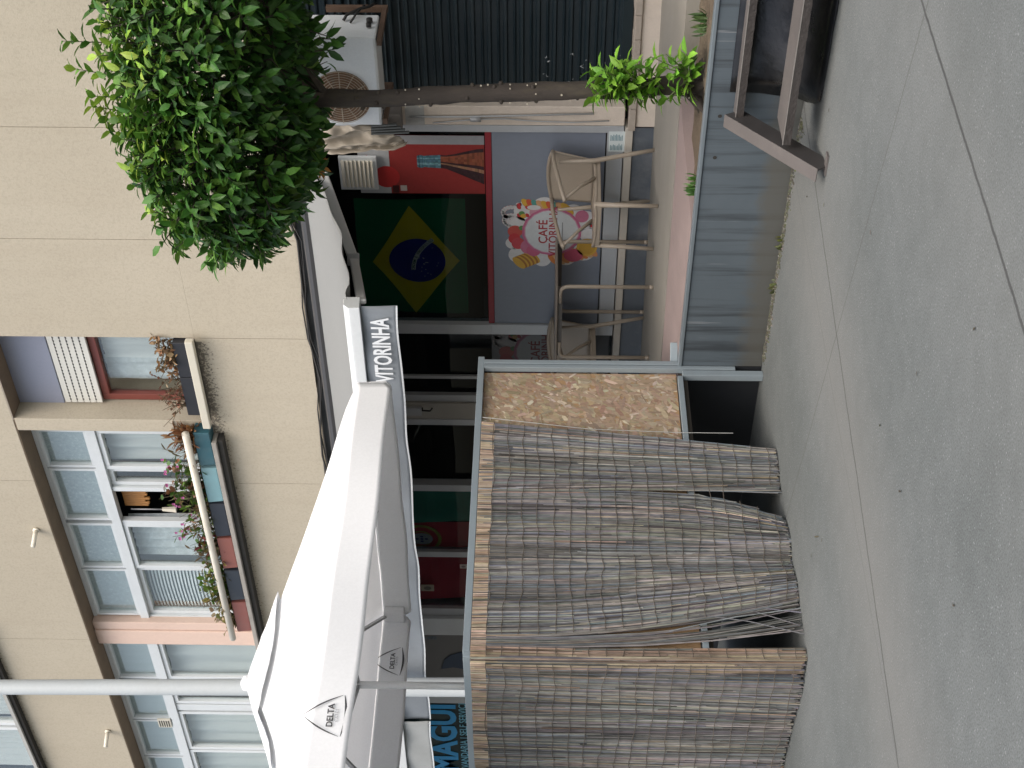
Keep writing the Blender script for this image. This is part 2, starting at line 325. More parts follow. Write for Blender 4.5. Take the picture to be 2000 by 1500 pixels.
p = MB(); p.box(-17.5, -9.2, -.20, YW-.003, ZS-.085, ZS-.04); p.box(-17.5, -12.0, -.17, YW-.003, ZS2-.075, ZS2-.03); p.build('ledge_underside', black_line, bd)
p = MB(); p.box(-17.5, -12.0, -.2, YW-.002, ZS2-.028, ZS2+.01); p.build('upper_ledge', M('ledge_grey2', (.40, .40, .38), .7, .2, 6), bd)
p = MB()
for q in ((70, 1037, 1057), (210, 1430, 1448)):
    a = fy(q[0], q[1], -.12); b_ = a+Vector((-.03, -.17, -.01))
    pp = MB(); pp.tube([a, a+Vector((-.015, -.05, 0)), b_], [.022, .022, .022], 10); pp.tube([a+Vector((0, .012, 0)), a], .032, 10); pp.build('drain_spout', cream, bd, smooth=True)
# dark room behind everything
p = MB(); p.box(-17.5, -1, 1.6, 1.65, 0.6, 10.4); p.box(-17.5, -1, .5, 1.6, 3.46, 3.5); p.box(-17.5, -1, .5, 1.6, ZT+.05, ZT+.1)
p.box(-17.6, -17.5, -.05, 1.6, .6, 10.5); p.box(-1, -.95, 0, 1.6, .6, 10.5); p.box(-17.5, -1, .2, 1.6, 10.4, 10.5); p.box(-9.12, -8.9, .5, 1.6, 4.4, 6.2)
p.build('room_shell', dark_in, bd)
def frame(x0, x1, z0, z1, y, w, d=.06, mat=white_al, glass=glass_flat, mull=(), trans=()):
    x0, x1 = min(x0, x1), max(x0, x1)
    m = MB(); m.box(x0, x0+w, y-d/2, y+d/2, z0, z1); m.box(x1-w, x1, y-d/2, y+d/2, z0, z1); m.box(x0+w, x1-w, y-d/2, y+d/2, z1-w, z1); m.box(x0+w, x1-w, y-d/2, y+d/2, z0, z0+w)
    for q in mull: m.box(q-w/2, q+w/2, y-d/2+.004, y+d/2-.004, z0+w, z1-w)
    o = m.build('window', mat, bd, bevel=.004)
    pn = MB(); pn.box(x0+w*.8, x1-w*.8, y+.006, y+.012, z0+w*.8, z1-w*.8); pn.build('pane', glass, o)
    return o
def curtain(x0, x1, z0, z1, y, parent, mat=curtain_m, waves=9, amp=.025):
    x0, x1 = min(x0, x1), max(x0, x1); ph = R()*6
    m = MB(); m.grid(int(waves*8), 6, lambda u, v: (x0+(x1-x0)*u, y+amp*math.sin(u*waves*6.28+ph+math.sin(u*9+v))*(1.1-.4*v)+.01*mn.noise(Vector((u*5, v*3, ph))), z0+(z1-z0)*v))
    return m.build('curtain', mat, parent, smooth=True)
YG = .16
zt0, zt1 = 5.58, 5.67
tr = MB(); tr.box(-17.5, -9.21, YG-.05, YG+.03, zt0, zt1); tr.box(-17.5, -9.21, YG-.03, YG+.02, ZT-.05, ZT-.013); tr.build('transom', white_al, bd, bevel=.004)
ups = [(-9.42, -9.93), (-9.95, -10.69), (-10.74, -11.43), (-11.45, -12.215), (-12.63, -13.37), (-13.42, -14.18), (-14.2, -14.95), (-14.97, -15.7), (-15.72, -16.55), (-16.57, -17.45)]
for i, (a, b_) in enumerate(ups):
    o = frame(a, b_, zt1+.002, ZT-.052, YG, .03)
    k = MB(); k.box(a-.03, b_+.03, YG+.03, YG+.034, zt1, ZT-.05)
    k.build('patterned_sheet', patterned if i < 4 else M('grey_blind_%d' % i, (.42, .47, .49), .6, .1, 2, stretch=(8, 1, 1)), o)
lows = [(-9.42, -9.95, 'c'), (-9.965, -10.20, 'd'), (-10.74, -11.43, 'l'), (-11.45, -12.215, 'b'), (-12.63, -13.37, 'c2'), (-13.40, -13.85, 'c2'), (-14.02, -14.80, 'c'), (-14.82, -15.6, 'c'), (-15.65, -16.5, 'c2'), (-16.55, -17.45, 'c')]
for a, b_, k in lows:
    o = frame(a, b_, ZS+.02, zt0-.002, YG+(.03 if k in 'db' else 0), .045)
    if k in ('c', 'c2'): curtain(a, b_, ZS+.05, zt0-.02, YG+.10, o, waves=4 if k == 'c' else 3)
    if k == 'l': curtain(a-.02, b_+.02, ZS+.05, zt0-.02, YG+.12, o, lace_m, 6)
    if k == 'b':
        for j in range(30):
            z = ZS+.08+j*.036
            m = MB() if j == 0 else m
            m.grid(12, 1, lambda u, v: (b_+.03+(a-b_-.06)*u, YG+.08+v*.012, z+v*.024+.012*math.sin(u*3.1)))
        m.build('blind', M('white_blind', (.66, .70, .71), .5, .06, 3), o)
        m = MB(); m.box(b_, a, YG+.16, YG+.165, ZS+.03, zt0); m.build('blind_backing', M('blind_shade', (.2, .23, .24), .8, .1, 3), o)
# open sash frame and things seen in the open window
for a, b_ in ((-10.74, -10.69), (-10.26, -10.205), (-12.235, -12.216)):
    m = MB(); m.box(a, b_, YG-.03, YG+.03, ZS+.02, zt0-.002); m.build('mullion', white_al, bd, bevel=.003)
m = MB(); m.box(-13.985, -13.87, YG-.03, YG+.03, ZS+.02, zt0-.002); m.build('mullion', white_al, bd, bevel=.003)
m = MB(); m.box(-9.42, -9.21, YG-.03, YG+.5, ZS+.02, ZT-.05); m.build('side_wall', white_al, bd)
m = MB(); a = fy(310, 1410, YG-.04)
m.box(a.x-.09, a.x+.07, YG-.055, YG-.034, zt1+.02, zt1+.17)
o = m.build('vent_grille', cream, bd, bevel=.003); m = MB()
for i in range(5): m.box(a.x-.07, a.x+.05, YG-.06, YG-.056, zt1+.037+i*.026, zt1+.047+i*.026)
m.build('slots', black_line, o)
sp_ = MB()
for k in range(9):
    q = .06+.025*math.sin(k*2.6); sp_.box(-10.62+k*.030, -10.59+k*.030, YG+.10, YG+.13, 5.38-q, 5.56)
tag(sp_.build('wooden_crest', M('orange_wood', (.42, .2, .06), .5, .2, 9), bevel=.01), 'orange carved wooden top rail seen inside the open dark window', 'furniture')
br = thing('cleaning_brush', 'pale long-handled brush hanging inside the open dark window', 'brush', (-10.64, YG+.08, 5.1))
m = MB(); m.tube([(-10.64, YG+.08, 5.5), (-10.64, YG+.08, 5.18)], .008, 8); m.build('handle', M('steel_handle', (.4, .4, .42), .4), br, smooth=True)
m = MB(); m.hexa([(-10.665, YG+.06, 5.05), (-10.615, YG+.06, 5.05), (-10.615, YG+.1, 5.05), (-10.665, YG+.1, 5.05)], [(-10.655, YG+.07, 5.19), (-10.625, YG+.07, 5.19), (-10.625, YG+.09, 5.19), (-10.655, YG+.09, 5.19)]); m.build('bristles', cream, br)
# upper floor windows (top left)
for a, b_ in ((-12.5, -13.62), (-13.66, -14.35), (-14.4, -15.5), (-15.54, -16.5), (-16.54, -17.45)):
    o = frame(a, b_, ZS2+.02, 9., YG, .05); curtain(a-.02, b_+.02, ZS2+.04, 9, YG+.12, o)
# right-hand window
xa, xb = -9.05, -8.065
m = MB(); m.box(xa, xb, .11, .16, 5.77, ZT-.013); m.build('shutter_box', M('blue_grey_panel', (.24, .26, .33), .45, .06, 2), bd, bevel=.003)
m = MB()
nsl = 6
for i in range(nsl):
    z0 = 5.42+i*.057; m.box(xa+.02, xb-.005, .10, .13, z0, z0+.050, (.60, .60, .56))
    if i: [m.box(xa+.05+j*.039, xa+.068+j*.039, .0975, .0995, z0-.010, z0+.001, (.03, .03, .03)) for j in range(24)]
sh = m.build('rolling_shutter', M_attr('cream_slats', .4, noise_amt=.05, scale=5), bd)
red = M('red_brown_frame', (.17, .045, .035), .45, .15, 5)
o = frame(xa+.02, xb-.01, ZS+.02, 5.42, .17, .07, .06, red)
m = MB(); m.box(xa, xb, .2, .205, 5.36, 5.43); m.build('shade_strip', black_line, o)
curtain(-8.30, -8.60, ZS+.05, 5.34, .24, o, curtain_m, 2, .012); curtain(-8.60, -8.90, ZS+.05, 5.36, .27, o, lace_m, 2, .012)
m = MB(); m.box(xa-.004, xa+.002, YW+.005, .5, ZS+.02, ZT-.013); m.build('window_reveal', wall_m, bd)
m = MB(); m.box(-9.03, -8.0, -.225, -.165, 4.385, 4.455); m.build('sill_bar', M('cream_bar', (.56, .53, .44), .5, .05, 6), bd, bevel=.008)
m = MB(); m.box(xa, -8.065, YW+.006, .5, ZS+.001, ZS+.02); m.build('window_sill', stone_trim, bd)
m = MB(); m.tube([fy(362, 847, -.26), fy(455, 1247, -.26)], .034, 12); m.build('guard_rail', M('cream_rail', (.68, .64, .55), .45, .08, 8, dirt=.3, dirtcol=(.4, .35, .28)), bd, smooth=True)
#@@FLOWERS
boxdefs = [(847, 912, (.035, .11, .14), 'dark teal'), (915, 983, (.20, .36, .40), 'pale turquoise'), (985, 1050, (.03, .036, .05), 'charcoal'), (1052, 1112, (.27, .10, .08), 'brick red'), (1115, 1174, (.032, .04, .055), 'navy grey'), (1177, 1235, (.26, .095, .08), 'terracotta')]
labs = ['dark teal flower box nearest the concrete pilaster on the long ledge', 'pale turquoise flower box on the long window ledge', 'charcoal flower box between the turquoise and brick red ones', 'brick red flower box between two dark ones on the ledge', 'navy grey flower box between the two red ones', 'terracotta flower box at the far end of the window ledge']
fbx = []
for (p0, p1, col, nm), lb in zip(boxdefs, labs):
    a = fy(430, p0, -.235).x; b_ = fy(440, p1, -.235).x
    t = thing('flower_box', lb, 'flower box', ((a+b_)/2, -.15, ZS+.01), 'flower boxes on the window ledge')
    m = MB(); cx = (a+b_)/2; hw = abs(a-b_)/2-.004; z0, z1 = ZS+.011, ZS+.155
    m.hexa([(cx-hw*.96, -.222, z0), (cx+hw*.96, -.222, z0), (cx+hw*.96, -.06, z0), (cx-hw*.96, -.06, z0)], [(cx-hw, -.232, z1), (cx+hw, -.232, z1), (cx+hw, -.05, z1), (cx-hw, -.05, z1)])
    m.build('box', M('box_'+nm.replace(' ', '_'), col, .45, .12, 6, dirt=.25, dirtcol=(.2, .18, .16)), t, bevel=.008)
    m = MB(); m.box(cx-hw+.012, cx+hw-.012, -.222, -.06, z1, z1+.004); m.build('soil', black_line, t)
    fbx.append((cx, hw, z1))
for a, b_, lb in ((-7.98, -8.47, 'black flower box under the withered tan plant at the red-framed window'), (-8.475, -8.93, 'black flower box at the red-framed window, next to the concrete pilaster')):
    t = thing('flower_box', lb, 'flower box', ((a+b_)/2, -.08, ZS+.02), 'black flower boxes under the red-framed window')
    m = MB(); m.box(b_, a, -.155, .06, ZS+.021, ZS+.185) if a < -8.3 else m.box(b_, a-.09, -.155, .06, ZS+.021, ZS+.185); m.build('box', M('box_black', (.02, .021, .026), .5, .2, 5), t, bevel=.008)
leaf_m = M_attr('leaf', .42, .22, .32, .2, 25)
dry_m = M_attr('dry_leaf', .8, .2, .2, .2, 25)
def leaf(m, base, d, up, ln, wd, col, droop=.3):
    d = d.normalized(); sd = d.cross(up)
    if sd.length < 1e-4: sd = d.cross(X)
    sd.normalize(); up = sd.cross(d).normalized()
    def P(t, s_): return base+d*(ln*t)+up*(-droop*ln*t*t+abs(s_)*.12*ln)+sd*(s_*wd)
    k = len(m.v); m.v += [P(0, 0), P(.33, -.42), P(.33, 0)-up*.0, P(.33, .42), P(.68, -.38), P(.68, 0), P(.68, .38), P(1, 0)]
    m.f += [(k, k+2, k+1), (k, k+3, k+2), (k+1, k+2, k+5, k+4), (k+2, k+3, k+6, k+5), (k+4, k+5, k+7), (k+5, k+6, k+7)]; m.c += [col]*6
def rdir(zb=0.):
    while True:
        q = Vector((U_(-1, 1), U_(-1, 1), U_(-1, 1)))
        if .05 < q.length < 1: q.normalize(); q.z += zb; return q.normalized()
def jit(c, a=.25): k = 1+U_(-a, a); return tuple(max(0, x*k*(1+U_(-.08, .08))) for x in c)
def plant(name, label, cx, hw, z, n, h, ln, cols, mat, spread=.5, flower=None, group='plants in the flower boxes', y=-.15, wd=.35, stemcol=(.09, .07, .04)):
    t = thing(name, label, 'plant', (cx, y, z), group); m = MB(); fls = []; sm = MB()
    h *= 1.4*(.72 if mat is dry_m else 1); ln *= 1.35*(.75 if mat is dry_m else 1.15)
    for i in range(int(n*1.5)):
        b0 = Vector((cx+U_(-hw, hw)*.9, y+U_(-.06, .06), z)); tip = b0+Vector((U_(-spread, spread)*h, U_(-.8, .5)*spread*h, h*U_(.45, 1.)))
        mid = (b0+tip)/2+Vector((U_(-.03, .03), U_(-.03, .03), .02)); sm.tube([b0, mid, tip], [.004, .003, .002], 4)
        for j in range(random.randint(4, 8)):
            q = b0.lerp(mid, j/4) if j < 4 else mid.lerp(tip, (j-3)/4)
            leaf(m, q, rdir(.35), Z, ln*U_(.6, 1.2), ln*wd*2*U_(.7, 1.1), jit(random.choice(cols)), U_(0, .5))
        if flower and R() < .4:
            fl = MB(); fls.append(fl)
            for j in range(5):
                a = j*1.257; leaf(fl, tip, Vector((math.cos(a), -.7, math.sin(a))), Y, .022, .02, jit(flower), 0)
    m.build('leaves', mat, t); sm.build('stem', M(name+'_stem', stemcol, .8, .2, 9), t)
    pm = M_attr(name+'_petal', .6, .3) if fls else None
    for fl in fls: fl.build('flower', pm, t)
G1, G2, G3 = (.10, .20, .03), (.06, .14, .03), (.16, .24, .05)
bxs = fbx
plant('dry_grass_plant', 'tuft of dry brown leaves in the dark teal box', bxs[0][0]+.05, bxs[0][1]*.8, bxs[0][2], 26, .26, .13, [(.30, .15, .07), (.22, .10, .05), (.36, .2, .1)], dry_m, .45, wd=.12)
plant('tall_succulent', 'lone tall succulent spike in front of the white curtain', bxs[0][0]-.10, .01, bxs[0][2], 1, .42, .10, [(.2, .16, .08), (.14, .13, .06)], dry_m, .05, wd=.12)
plant('geranium_plant', 'green geranium with pink flowers in the pale turquoise box', bxs[1][0], bxs[1][1], bxs[1][2], 24, .30, .05, [G1, G2, (.26, .12, .07)], leaf_m, .5, (.6, .16, .4), wd=.42)
plant('flowering_plant', 'grassy plant with pink flowers in the charcoal box', bxs[2][0], bxs[2][1], bxs[2][2], 26, .27, .06, [G1, G3, (.24, .15, .08)], leaf_m, .6, (.58, .18, .42), wd=.2)
plant('red_succulent', 'dark red leafed succulent in the brick red box', bxs[3][0], bxs[3][1], bxs[3][2], 22, .22, .05, [(.16, .03, .03), (.2, .16, .05), G2, (.25, .2, .12)], leaf_m, .5, wd=.35)
plant('trailing_plant', 'bright green trailing plant in the navy grey box', bxs[4][0], bxs[4][1], bxs[4][2], 26, .22, .05, [G3, G1, (.28, .24, .08)], leaf_m, .7, wd=.4)
plant('yellow_succulent', 'pale yellow-green succulent in the terracotta box', bxs[5][0], bxs[5][1], bxs[5][2], 26, .16, .042, [(.36, .30, .12), (.30, .28, .10), (.4, .3, .2)], leaf_m, .7, wd=.5)
plant('dry_plant', 'withered tan plant in the black box farther from the pilaster', -8.27, .2, ZS+.185, 26, .17, .06, [(.38, .24, .13), (.3, .17, .09), (.42, .3, .18)], dry_m, .8, group='withered window plants', y=-.1, wd=.4)
plant('dry_plant', 'withered reddish stems in the black box next to the pilaster', -8.70, .2, ZS+.185, 18, .24, .04, [(.24, .1, .07), (.2, .13, .08), (.34, .2, .13)], dry_m, .8, group='withered window plants', y=-.1, wd=.45)
#@@SHOP
cf = thing('cafe_front', 'grey aluminium cafe shopfront with panel, door and dark glass', 'shopfront', (-8, 0, .65))
def bx(name, mat, *b, parent=cf, bevel=.003):
    m = MB()
    for q in b: m.box(*q)
    return m.build(name, mat, parent, bevel=bevel)
al2 = M('shop_frame', (.46, .48, .50), .38, .05, 4, metal=.25, dirt=.2, dirtcol=(.25, .25, .25))
bx('frame', al2, (-6.03, -5.97, -.03, .06, .88, 3.4), (-8.05, -7.945, -.03, .06, 1.9, 3.4), (-8.05, -7.945, -.03, .06, .88, 1.0), (-8.05, -7.945, -.03, .06, 1.0, 1.9), (-9.145, -9.075, -.03, .06, .88, 3.4), (-10.03, -9.945, -.03, .06, .88, 3.4), (-11.01, -10.93, -.02, .05, .88, 3.4), (-11.95, -11.835, -.02, .05, .88, 3.4), (-7.944, -6.031, -.025, .05, .88, 1.002))
bx('sill', M('shop_sill', (.50, .46, .40), .7, .1, 6, dirt=.3, dirtcol=(.3, .26, .2)), (-12.2, -5.975, -.05, .1, .815, .872))
bx('plinth', plinth_m, (-12.2, -5.99, -.022, .1, .6, .812))
bx('lower_panel', M('blue_grey_board', (.19, .215, .265), .35, .05, 1.2, dirt=.15, dirtcol=(.2, .22, .25), stretch=(1, 1, .6)), (-7.94, -6.035, -.008, .03, 1.012, 1.868))
bx('panel_gap', black_line, (-7.945, -6.03, -.002, .02, 1.003, 1.875))
bx('red_strip', M('red_strip', (.24, .02, .03), .4, .1, 4), (-7.94, -6.035, -.012, .03, 1.870, 1.918))
bx('window_pane', glass_shop, (-7.945, -6.03, .018, .024, 1.918, 3.4))
bx('door_pane', glass_shop, (-9.07, -8.05, .05, .056, .88, 3.4), (-9.945, -9.145, .05, .056, .88, 3.4))
bx('window_pane', glass_shop, (-10.93, -10.03, .018, .024, .88, 3.4), (-11.835, -11.01, .018, .024, .88, 3.4))
d_ = bx('door_stile', M('beige_stile', (.36, .34, .30), .5, .08, 5), (-9.075, -8.885, -.02, .04, .88, 3.4))
bx('door_edge', grey_al, (-8.88, -8.80, .0, .045, .88, 3.4), (-8.62, -8.585, .02, .045, .88, 3.4))
h = fy(806, 802, -.03)
bx('lock_box', grey_al, (h.x-.045, h.x+.045, -.05, -.021, h.z-.08, h.z+.08), parent=d_)
m = MB(); hp = fy(825, 797, -.03); m.tube([hp, hp+Vector((0, -.03, 0)), hp+Vector((.0, -.035, -.07)), hp+Vector((.03, -.03, -.09))], .008, 8); m.build('handle', black_line, d_, smooth=True)
bx('white_pillar', white_al, (-12.235, -11.955, -.06, .3, .6, 3.42), parent=cf)
bx('interior', dark_in, (-12.2, -5.98, 1.5, 1.55, .6, 3.45), (-12.2, -5.98, .06, 1.5, .6, .66), (-5.98, -5.94, .08, 1.5, .6, 3.45), (-12.25, -12.2, .1, 1.5, .6, 3.45), (-12.2, -5.98, .06, 1.5, 3.44, 3.455), parent=cf, bevel=0)
bx('counter', M('dark_counter', (.035, .035, .04), .4, .3, 3), (-9.0, -8.2, .8, 1.3, .66, 1.7), (-8.9, -8.3, .9, 1.2, 1.7, 2.0), parent=cf)
bx('fascia', M('fascia_dark', (.06, .065, .07), .6, .1, 3), (-12.2, -5.5, -.06, .1, 3.36, 3.424))
# notice
nt_ = thing('notice', 'white paper notice with two printed columns on the sill rail', 'notice', (-6.12, -.03, .93)); a, b_ = fy(1190, 257, -.033), fy(1219, 296, -.033)
m = MB(); m.box(b_.x, a.x, -.034, -.026, b_.z, a.z); m.build('sheet', M('paper', (.62, .68, .68), .6, .05, 9), nt_)
m = MB()
for c_ in range(2):
    for r_ in range(9):
        x0 = b_.x+.012+c_*.085; m.box(x0, x0+.06*U_(.6, 1), -.0355, -.034, b_.z+.018+r_*.0105, b_.z+.023+r_*.0105)
m.build('print', M('print_ink', (.10, .22, .26), .7), nt_)
# ---- logo sticker
def logo(cx, cz, y, sc, dim, label):
    t = thing('shop_sticker', label, 'sticker', (cx, y, cz)); k = dim; m = MB()
    def q(dx, dz, lift): return Vector((cx+dx*sc, y-lift, cz+dz*sc))
    def col(c): return tuple(x*k for x in c)
    W, PK, RD, OR, YE, GR = (.75, .75, .76), (.62, .2, .32), (.62, .05, .06), (.72, .24, .06), (.7, .42, .06), (.12, .3, .1)
    # white die-cut backing blobs
    blobs = [(-.20, .22, .085), (-.24, .06, .07), (-.22, -.1, .08), (-.17, -.22, .09), (-.03, -.25, .07), (.1, -.22, .09), (.16, -.14, .08), (.2, .05, .1), (.17, .17, .1), (.07, .24, .08), (-.1, .26, .06)]
    for dx, dz, r in blobs: m.disc(q(dx, dz, .001), X, Z, r*sc*.84, r*sc*.84, 20, col(W))
    def blob(dx, dz, rx, rz, c, lift, a=0.):
        ca, sa = math.cos(a), math.sin(a); m.disc(q(dx, dz, lift), X*ca+Z*sa, Z*ca-X*sa, rx*sc, rz*sc, 18, col(c))
    # twisted marshmallow ropes
    for (x0, z0, x1, z1, cs) in ((.22, .16, .19, -.1, [(.7, .42, .06), (.65, .12, .05), (.1, .35, .3), (.72, .4, .2)]), (-.24, -.02, -.16, -.27, [OR, (.72, .45, .25), (.7, .3, .12)]), (-.22, .12, -.27, .22, [YE, (.4, .17, .04)])):
        for i in range(9):
            u = i/8; blob(x0+(x1-x0)*u, z0+(z1-z0)*u, .062, .026, cs[i % len(cs)], .0015+.0001*i, .7)
    # canes
    for ox, rad in ((.20, .08), (.135, .07)):
        pts = [(ox, .04+.11)]+[(ox, .26)]+[(ox-.045+.045*math.cos(a_*.4), .27+rad*.7*math.sin(a_*.4)) for a_ in range(0, 9)]
        for i in range(len(pts)-1):
            (xa_, za_), (xb_, zb_) = pts[i], pts[i+1]
            for j in range(4):
                u = (j+.5)/4; blob(xa_+(xb_-xa_)*u, za_+(zb_-za_)*u, .017, .013, W if (i*4+j) % 2 else RD, .002+.0001*j, .6)
    blob(.0, .245, .05, .05, (.62, .10, .08), .0025); blob(-.06, .25, .045, .04, RD, .0027); blob(-.1, .225, .05, .045, (.62, .08, .1), .0028); blob(-.13, .16, .06, .05, PK, .0029); blob(-.16, .12, .05, .05, (.62, .14, .25), .003)
    blob(.16, .1, .045, .05, (.66, .35, .42), .003); blob(.13, -.2, .05, .045, PK, .0031); blob(-.13, -.24, .075, .07, YE, .0031); blob(-.13, -.24, .06, .055, (.62, .36, .05), .0032); blob(-.2, -.15, .055, .065, (.6, .1, .18), .0031)
    blob(.15, .2, .02, .02, GR, .0032); blob(.13, .19, .018, .018, YE, .0033); blob(.03, .2, .02, .02, GR, .0033); blob(.2, .12, .02, .045, W, .0033)
    for dx, dz, c in ((.22, .22, RD), (.045, -.305, RD), (-.005, -.30, YE), (.05, -.27, RD)): blob(dx, dz, .02, .02, W, .001); blob(dx, dz, .013, .013, c, .0015)
    blob(0, 0, .2, .2, (.6, .16, .3), .0036); blob(0, 0, .185, .185, (.66, .38, .48), .0038); blob(0, 0, .178, .178, (.70, .74, .76), .004)
    m.build('candy_print', M_attr('sticker_print_%d' % int(dim*100), .45, 0, .4, .1, 40), t)
    ink = M('red_ink_%d' % int(dim*100), tuple(x*dim for x in (.42, .05, .06)), .6)
    text_mesh('CAFÉ', .072*sc*1.18, q(.0, .055, .0048), X, Z, ink, t, bold=.012); text_mesh('VITÓRINHA', .072*sc*1.1, q(.0, -.012, .0048), X, Z, ink, t, bold=.010)
    gi = M('grey_ink_%d' % int(dim*100), (.3*dim, .32*dim, .33*dim), .6)
    mm = MB(); mm.box(cx-.12*sc, cx+.08*sc, y-.0048, y-.0044, cz-.075*sc, cz-.068*sc); mm.build('small_print', gi, t)
    return t
logo(-6.972, 1.405, -.0085, 1.18, .85, 'round candy sticker reading CAFÉ VITÓRINHA on the blue-grey board')
bx('door_lower_panel', M('dark_door_board', (.05, .052, .056), .5, .1, 2), (-8.58, -8.05, .03, .049, .9, 1.9))
logo(-8.30, 1.45, .029, 1.32, .16, 'dim shaded copy of the candy sticker on the door beside the grey post')  # dim puts the shade of the dark door into the print colours
# ---- flag of Brazil behind the glass
fg = thing('brazil_flag', 'green and yellow Brazilian flag hung inside the dark cafe window', 'flag', (-7.35, .08, 2.5))
def wv(x, z): return .085+.012*math.sin(x*9)+.01*math.sin(z*7+x*3)
m = MB(); m.grid(40, 24, lambda u, v: (-7.90+u*1.16, wv(-7.90+u*1.16, 2.09+v*.88), 2.09+v*.88)); m.build('field', M_cloth('flag_green', (.01, .20, .08), .2), fg, smooth=True)
P4 = [fy(798, 405, .07), fy(728, 512, .07), fy(813, 611, .07), fy(898, 510, .07)]
def rh(u, v):
    a, b_, c_, d2 = P4; q = (a*(1-u)+b_*u)*(1-v)+(d2*(1-u)+c_*u)*v; q.y = wv(q.x, q.z)-.004; return q
m = MB(); m.grid(20, 20, rh); m.build('diamond', M_cloth('flag_yellow', (.80, .64, .03), .2), fg, smooth=True)
cc = fy(815, 511, .07)
m = MB()
for i in range(8):
    r0, r1 = .23*i/8, .23*(i+1)/8
    for j in range(32):
        a, b_ = j*math.pi/16, (j+1)*math.pi/16
        def pt(r, t): x, z = cc.x+r*math.cos(t)*1.02, cc.z+r*math.sin(t); return (x, wv(x, z)-.008, z)
        m.face([pt(r0, a), pt(r1, a), pt(r1, b_), pt(r0, b_)] if i else [pt(0, 0), pt(r1, a), pt(r1, b_)])
m.build('globe', M_cloth('flag_blue', (.02, .035, .30), .2), fg, smooth=True)
m = MB(); bc = Vector((cc.x-.12, 0, cc.z-.38)); arc = []
for i in range(25):
    t = .62+(1.54-.62)*i/24; arc.append(t)
def ap(r, t, l): x, z = bc.x+r*math.cos(t)*1.02, bc.z+r*math.sin(t); return Vector((x, wv(x, z)-l, z))
for i in range(24): m.face([ap(.40, arc[i], .011), ap(.435, arc[i], .011), ap(.435, arc[i+1], .011), ap(.40, arc[i+1], .011)])
m.build('band', M_cloth('flag_white', (.75, .75, .75), .2), fg)
gink = M('flag_green_ink', (.01, .12, .05), .7)
for i, ch in enumerate('ORDEM E PROGRESSO'):
    if ch == ' ': continue
    t = 1.50-(1.50-.66)*i/16; q = ap(.4175, t, .013); text_mesh(ch, .034, q, (math.sin(t), 0, -math.cos(t)), (math.cos(t), 0, math.sin(t)), gink, fg, 'letter', bold=.01, extrude=.0004)
m = MB()
for i in range(22):
    a, r = U_(3.3, 6.1), U_(.03, .2); x, z = cc.x+r*math.cos(a), cc.z+r*math.sin(a)*.9; m.disc((x, wv(x, z)-.0095, z), X, Z, .006, .006, 6)
m.build('stars', M('flag_star', (.5, .5, .5), .7), fg)
# ---- poster with bottle
po = thing('bottle_poster', 'red drink poster with a dark glass bottle inside the cafe window', 'poster', (-6.35, .04, 2.4))
m = MB(); m.box(-6.625, -6.09, .012, .016, 1.925, 2.65, (.27, .034, .032)); m.box(-6.625, -6.09, .012, .016, 2.652, 2.89, (.40, .42, .44)); m.box(-6.17, -6.09, .0105, .0115, 1.925, 2.9, (.30, .31, .33))
m.disc((-6.47, .0105, 2.68), X, Z, .10, .10, 24, (.42, .03, .03)); m.box(-6.62, -6.55, .0102, .0112, 2.59, 2.64, (.05, .01, .01)); m.box(-6.60, -6.55, .0102, .0112, 2.53, 2.58, (.5, .45, .42))
def bt(v, s_):
    prof = [(2.44, .050), (2.425, .058), (2.40, .058), (2.385, .050), (2.36, .055), (2.30, .058), (2.22, .062), (2.15, .085), (2.06, .12), (1.98, .15), (1.93, .165)]
    i = min(int(v*10), 9); f = v*10-i; z, hw = prof[i][0]+(prof[i+1][0]-prof[i][0])*f, prof[i][1]+(prof[i+1][1]-prof[i][1])*f
    return (-6.325-.10*max(0, v-.55)+s_*hw, .0095, z)
for i in range(40):
    for j in range(10):
        v0, v1 = i/40, (i+1)/40; s0, s1 = -1+j*.2, -.8+j*.2
        if i < 22: c_ = (.16, .30, .36) if j in (2, 3, 7) else (.07, .16, .21)
        else: c_ = (.22, .07, .04) if j in (5, 6, 7, 8) else ((.30, .16, .10) if j == 3 else (.04, .02, .025))
        if i in (3, 4, 8): c_ = tuple(x*.5 for x in c_)
        m.face([bt(v0, s0), bt(v0, s1), bt(v1, s1), bt(v1, s0)], jit(c_, .3))
m.build('print', M_attr('poster_print', .5, 0, .3, .1, 30), po)
text_mesh('R', .1, (-6.30, .0102, 2.85), X, Z, M('poster_red_ink', (.4, .03, .03), .6), po, 'letter', bold=.01)
# ---- louvre vent
lv = thing('louvre_vent', 'white slatted ventilation grille high in the cafe window', 'vent', (-6.41, -.03, 2.9)); m = MB(); x0, x1, z0, z1 = -6.565, -6.262, 2.745, 3.035
m.box(x0, x1, -.03, -.005, z0, z1); m.build('frame', white_al, lv, bevel=.004); m = MB()
for i in range(8):
    z = z0+.03+i*.031; m.hexa([(x0+.03, -.047, z), (x1-.03, -.047, z), (x1-.03, -.031, z+.004), (x0+.03, -.031, z+.004)], [(x0+.03, -.045, z+.003), (x1-.03, -.045, z+.003), (x1-.03, -.031, z+.027), (x0+.03, -.031, z+.027)])
m.build('slats', cream, lv)
